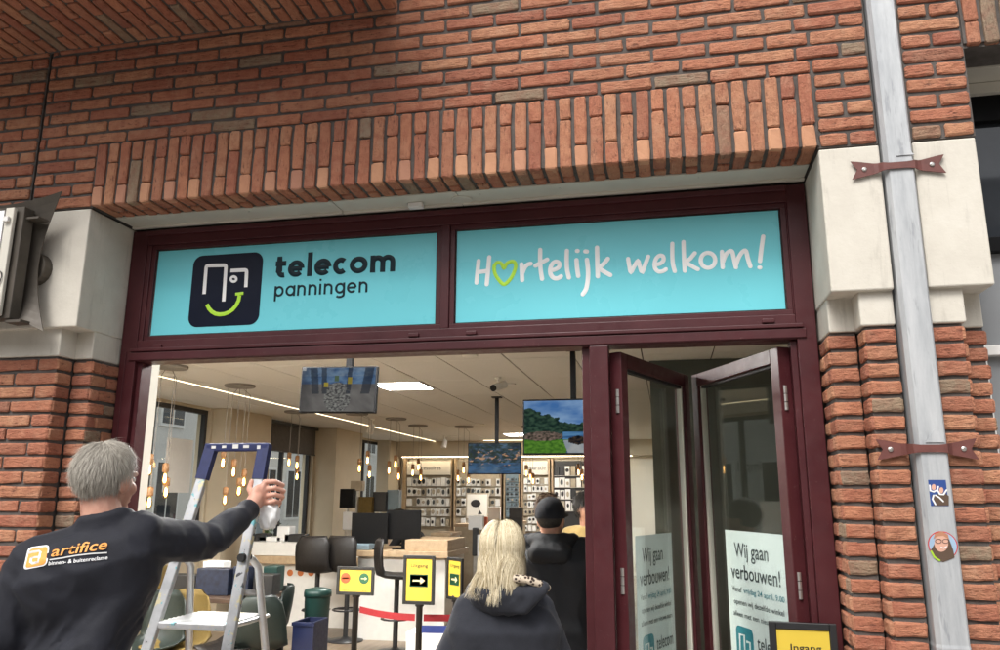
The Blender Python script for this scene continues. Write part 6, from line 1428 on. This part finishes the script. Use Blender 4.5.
    def fan(name, c, rad, mat, off):
        ring = rr(c, rad); cc = sum(ring, Vector()) / len(ring); b = MB(); K = 5; n = len(ring); V = [Q(cc.x, cc.y, off)]
        for k in range(1, K + 1): V += [Q(*(cc + (p - cc) * k / K).xy, off) for p in ring]
        Fs = [(0, 1 + (i + 1) % n, 1 + i) for i in range(n)] + [(1 + (k - 1) * n + i, 1 + (k - 1) * n + (i + 1) % n, 1 + k * n + (i + 1) % n, 1 + k * n + i) for k in range(1, K) for i in range(n)]; b.add(V, Fs); return b.build(name, mat, jacket)
    fan('logo_rim', [(165, 205), (360, 178), (335, 370), (118, 412)], 42, M['printwhite'], .003); fan('logo_field', [(180, 218), (345, 194), (322, 358), (135, 396)], 34, M['printorange'], .0045)
    def stroke(name, pts, w, mat, off):
        b = MB(); P = [Q(x, y, off) for x, y in pts]; wm = w / 9.09 / FPX * 2.35
        nv = -ray(60, 550).normalized(); b.ribbon(P, wm, nv, .0004, cap=False); return b.build(name, mat, jacket)
    stroke('logo_letter', [(158, 262), (200, 248), (262, 240), (278, 252), (270, 295), (258, 342), (205, 352), (188, 338), (198, 306), (220, 298), (262, 294)], 22, M['printwhite'], .006)
    x = 375
    def word(name, txt, p0, p1, hgt, mat, bold, shear=.25, thick=0):
        me = text_mesh(txt, 1.0, bold, 'LEFT', shear); xs = [v.co.x for v in me.vertices]; W0, W1 = min(xs), max(xs); ys = [v.co.y for v in me.vertices]; Y1 = max(ys)
        for v in me.vertices: u = (v.co.x - W0) / (W1 - W0); bx, by = p0[0] + (p1[0] - p0[0]) * u, p0[1] + (p1[1] - p0[1]) * u; v.co = Q(bx, by - v.co.y / Y1 * hgt, .005)
        me.materials.clear(); me.materials.append(mat); link(name, me, jacket)
    word('print_name', 'artifice', (372, 288), (885, 218), 92, M['printorange'], .012); word('print_line', 'binnen- & buitenreclame', (348, 368), (888, 312), 34, M['printwhite'], .012, .15)
    stroke('print_rule', [(358, 318), (480, 300), (600, 278), (740, 262), (882, 254)], 11, M['printwhite'], .005)
    # small white cloth in the hand
    c = at(268.5, 514, d=3.04); b = MB(); b.ball(c, (.040, .03, .060), 40, 30); me = b.mesh('cleaning_cloth', M['paperwhite'], True); wrinkle(me, .017, (34, 34, 16), 4, (6, 2, 0)); o = link('cleaning_cloth', me); tag(o, 'crumpled white cleaning cloth held in the man\'s raised hand', 'cloth')
sign_fitter()

# ---------------------------------------------------------------- the blonde woman in the hooded top
def blonde_woman():
    J = default_joints((1.83, -.13), 1.60, -.12)
    J['head'] = at(503, 553, d=2.78); J['neck'] = at(505, 590, d=2.76); J['shL'] = at(467, 612, d=2.74); J['shR'] = at(541, 610, d=2.78); J['elL'] = at(444, 672, d=2.72); J['elR'] = at(560, 668, d=2.80)
    J['chest'] = at(503, 660, d=2.76); J['waist'] = J['chest'] * .5 + J['hip'] * .5
    for k in 'LR': J['wr' + k] = J['el' + k] + Vector((.02 if k == 'L' else -.02, .17, -.16))
    t, Mh, jm, jacket, body = build_person('blonde woman in an anthracite hooded top walking into the shop, seen from behind', J, dict(skin=M['skin'], top=M['hoodie'], legs=M['jeans']), head_yaw=.0, head_pitch=-.10, voxel=.010, wr=.008, g=1.16, collar=False, sleeve=(.074, .066, .060, .044), seed=7)
    s = J['s']
    # hood lying on the back
    b = MB(); N_ = 18
    pts = []
    for k in range(N_ + 1):
        a = PI * (-.08 + 1.16 * k / N_); u, v = J['u'], J['v']; pts.append(J['neck'] + u * math.cos(a) * -.105 - v * math.sin(a) * .085 + Vector((0, 0, .0 - .030 * math.sin(a))))
    for k in range(N_): w = .030 + .018 * math.sin(PI * k / N_); capsule(b, pts[k], pts[k + 1], w, w, 10)
    tip = at(514, 606, d=2.63)
    for px, py, r in ((478, 592, .026), (490, 594, .036), (504, 596, .042), (518, 596, .040), (532, 592, .032), (543, 588, .024)): capsule(b, at(px, py, d=2.66), at(514 + (px - 514) * .35, 609, d=2.645), r, .020, 10)
    hm = remesh(b, .008, 5); wrinkle(hm, .007, (14, 14, 10), 3, (2, 0, 4)); hm.materials.append(M['hoodie']); link('hood', hm, t)
    q = MB(); P = [at(*p, d=d_) for p, d_ in (((514, 578.5), 2.66), ((523, 579), 2.655), ((531, 581), 2.65), ((539, 584), 2.655), ((547, 588), 2.675))]
    for a, e in zip(P[:-1], P[1:]): capsule(q, a, e, .015, .015, 10)
    lm = remesh(q, .006, 3); lm.materials.append(M['leopard']); link('hood_lining', lm, t)
    # long hair falling from a centre parting
    keep = lambda p: p.z > -.05 and p.y < .05
    hair_cap(t, M['darkblonde'], Mh, s, keep)
    def dirf(p, v, r):
        w = Vector((p.x * 1.4 + math.copysign(.02, p.x), p.y - .01, -.05)); w -= v * w.dot(v); return w.normalized() + v * .18 + Vector((r.uniform(-.1, .1), r.uniform(-.1, .1), 0))
    strands('hair', t, M['blonde'], Mh, s, scalp_roots(10000, lambda p: keep(p) and p.z > .0, dirf, 8), .024, 13, .0015, 1.5, rad=(.079, .102, .092), seed=6, lift=.009, zmin=(-.082, .022), clampk=True)
    r = random.Random(11); roots = []
    for k in range(3600): a = r.uniform(PI * 1.02, PI * 1.98); p = Vector((.080 * math.cos(a), -.016 + .102 * math.sin(a), r.uniform(-.03, .04))); roots.append((p, Vector((math.cos(a) * .05, math.sin(a) * .08, -1))))
    strands('hair', t, M['blonde'], Mh, s, roots, .020, 10, .0016, .4, rad=(.081, .104, .092), seed=9, lift=.006, zmin=(-.080, .025), clampk=True)
    roots = [((r.uniform(-.075, -.03), -.11 + r.uniform(-.01, .01), -.07), (-.35 + r.uniform(-.2, .2), -.25, -1)) for k in range(260)] + [((r.uniform(-.02, .02), -.115, -.09), (r.uniform(-.25, .1), -.3, -1)) for k in range(120)]
    strands('hair_wisp', t, M['blonde'], Mh, s, roots, .0095, 9, .0013, .1, rad=(.086, .112, .094), seed=12, lift=.01)
blonde_woman()

def cap_wearer():
    J = default_joints((1.80, 1.52), 1.68, -.05); J['head'] = at(551, 520, d=4.32); J['neck'] = at(553, 546, d=4.30)
    t, Mh, jm, jacket, body = build_person('person in a black padded coat and dark cap, back turned, inside the door', J, dict(skin=M['skin2'], top=M['blackcoat'], legs=M['jeans']), head_yaw=-.15, voxel=.013, wr=.018, g=1.34, coat_len=.25, sleeve=(.095, .085, .078, .055), seed=5)
    s = J['s']
    b = MB()
    for k in range(14): a = PI * (.98 + 1.04 * k / 14); e = PI * (.98 + 1.04 * (k + 1) / 14); f = lambda q: J['neck'] + Vector((math.cos(q) * .110, math.sin(q) * .090, .03)); capsule(b, f(a), f(e), .042, .042, 8)
    capsule(b, J['neck'] + Vector((-.065, -.11, -.035)), J['neck'] + Vector((.065, -.11, -.035)), .06, .06); hm = remesh(b, .012, 4); wrinkle(hm, .007, (13, 13, 9), 2); hm.materials.append(M['blackcoat']); link('hood', hm, t)
    hair_cap(t, M['darkhair'], Mh, s, lambda p: p.z > -.09 and p.y < .03, (.081, .103, .093))
    hair_cap(t, M['capcloth'], Mh, s, lambda p: p.z > .005, (.086, .108, .100), name='cap'); b = MB(); V = [Mh @ (Vector((.08 * math.cos(a), .085 + .075 * math.sin(a), .028 - .02 * math.sin(a))) * s) for a in [PI * k / 10 for k in range(11)]]; b.prism(V, (0, 0, 1), .006); b.build('cap_peak', M['capcloth'], t)
cap_wearer()
def other_people():
    def simple(label, base, H, yaw, top, hairm, skin, hy, headpx=None, d=None, longhair=False, arms=None):
        J = default_joints(base, H, yaw, arms)
        t, Mh, jm, ja, bo = build_person(label, J, dict(skin=M[skin], top=M[top], legs=M['jeans']), head_yaw=hy, voxel=.016, wr=.008, g=1.12, seed=int(H * 100)); s = J['s']
        hair_cap(t, M[hairm], Mh, s, lambda p: p.z > .055 or (p.y < .02 and p.z > -.05), (.080, .103, .094)); kp = lambda p: p.z > .05 or (p.y < .02 and p.z > -.055); strands('hair', t, M[hairm], Mh, s, scalp_roots(1500, kp, lambda p, v, r: Vector((p.x, p.y - .02, -.09)) - v * Vector((p.x, p.y - .02, -.09)).dot(v) + Vector((r.uniform(-.03, .03), r.uniform(-.03, .03), 0)), 3), .016, 4, .006, .5, rad=(.083, .106, .097), lift=.006); return t
    b = at(545, 497, d=5.2); simple('brown-haired person in black half hidden behind the cap wearer', (b.x + .02, b.y), 1.67, .2, 'blacktop', 'brownhair', 'skin', .2)
    b = at(587, 499, d=5.9); simple('dark-haired shop assistant in an ochre jumper facing the street beside the post', (b.x, b.y), 1.69, PI - .2, 'yellowknit', 'darkhair', 'skin2', PI + .55)
    b = at(404, 524, d=9.7)
    def lean(P, s):
        o = {}; f = Vector((-.38, -.12, 0)); sh = P(0, 0, 1.22 * s) + f * .55
        u = (P(1, 0, 0) - P(0, 0, 0)).normalized()
        o['head'] = sh + f * .38 + Vector((0, 0, .16)); o['neck'] = sh + Vector((0, 0, .05)) + f * .16; o['chest'] = P(0, 0, 1.10 * s) + f * .34; o['waist'] = P(0, 0, 1.02 * s) + f * .1
        for k, sg in (('L', -1), ('R', 1)): o['sh' + k] = sh + u * sg * .17; o['el' + k] = sh + u * sg * .22 + f * .25 + Vector((0, 0, -.24)); o['wr' + k] = o['el' + k] + f * .40 + Vector((0, 0, .02))
        return o
    simple('clerk in black leaning over the service desk towards the monitors', (at(424, 560, Y=7.5).x, 7.5), 1.72, 1.3, 'blacktop', 'darkhair', 'skin', 1.3, arms=lean)
other_people()
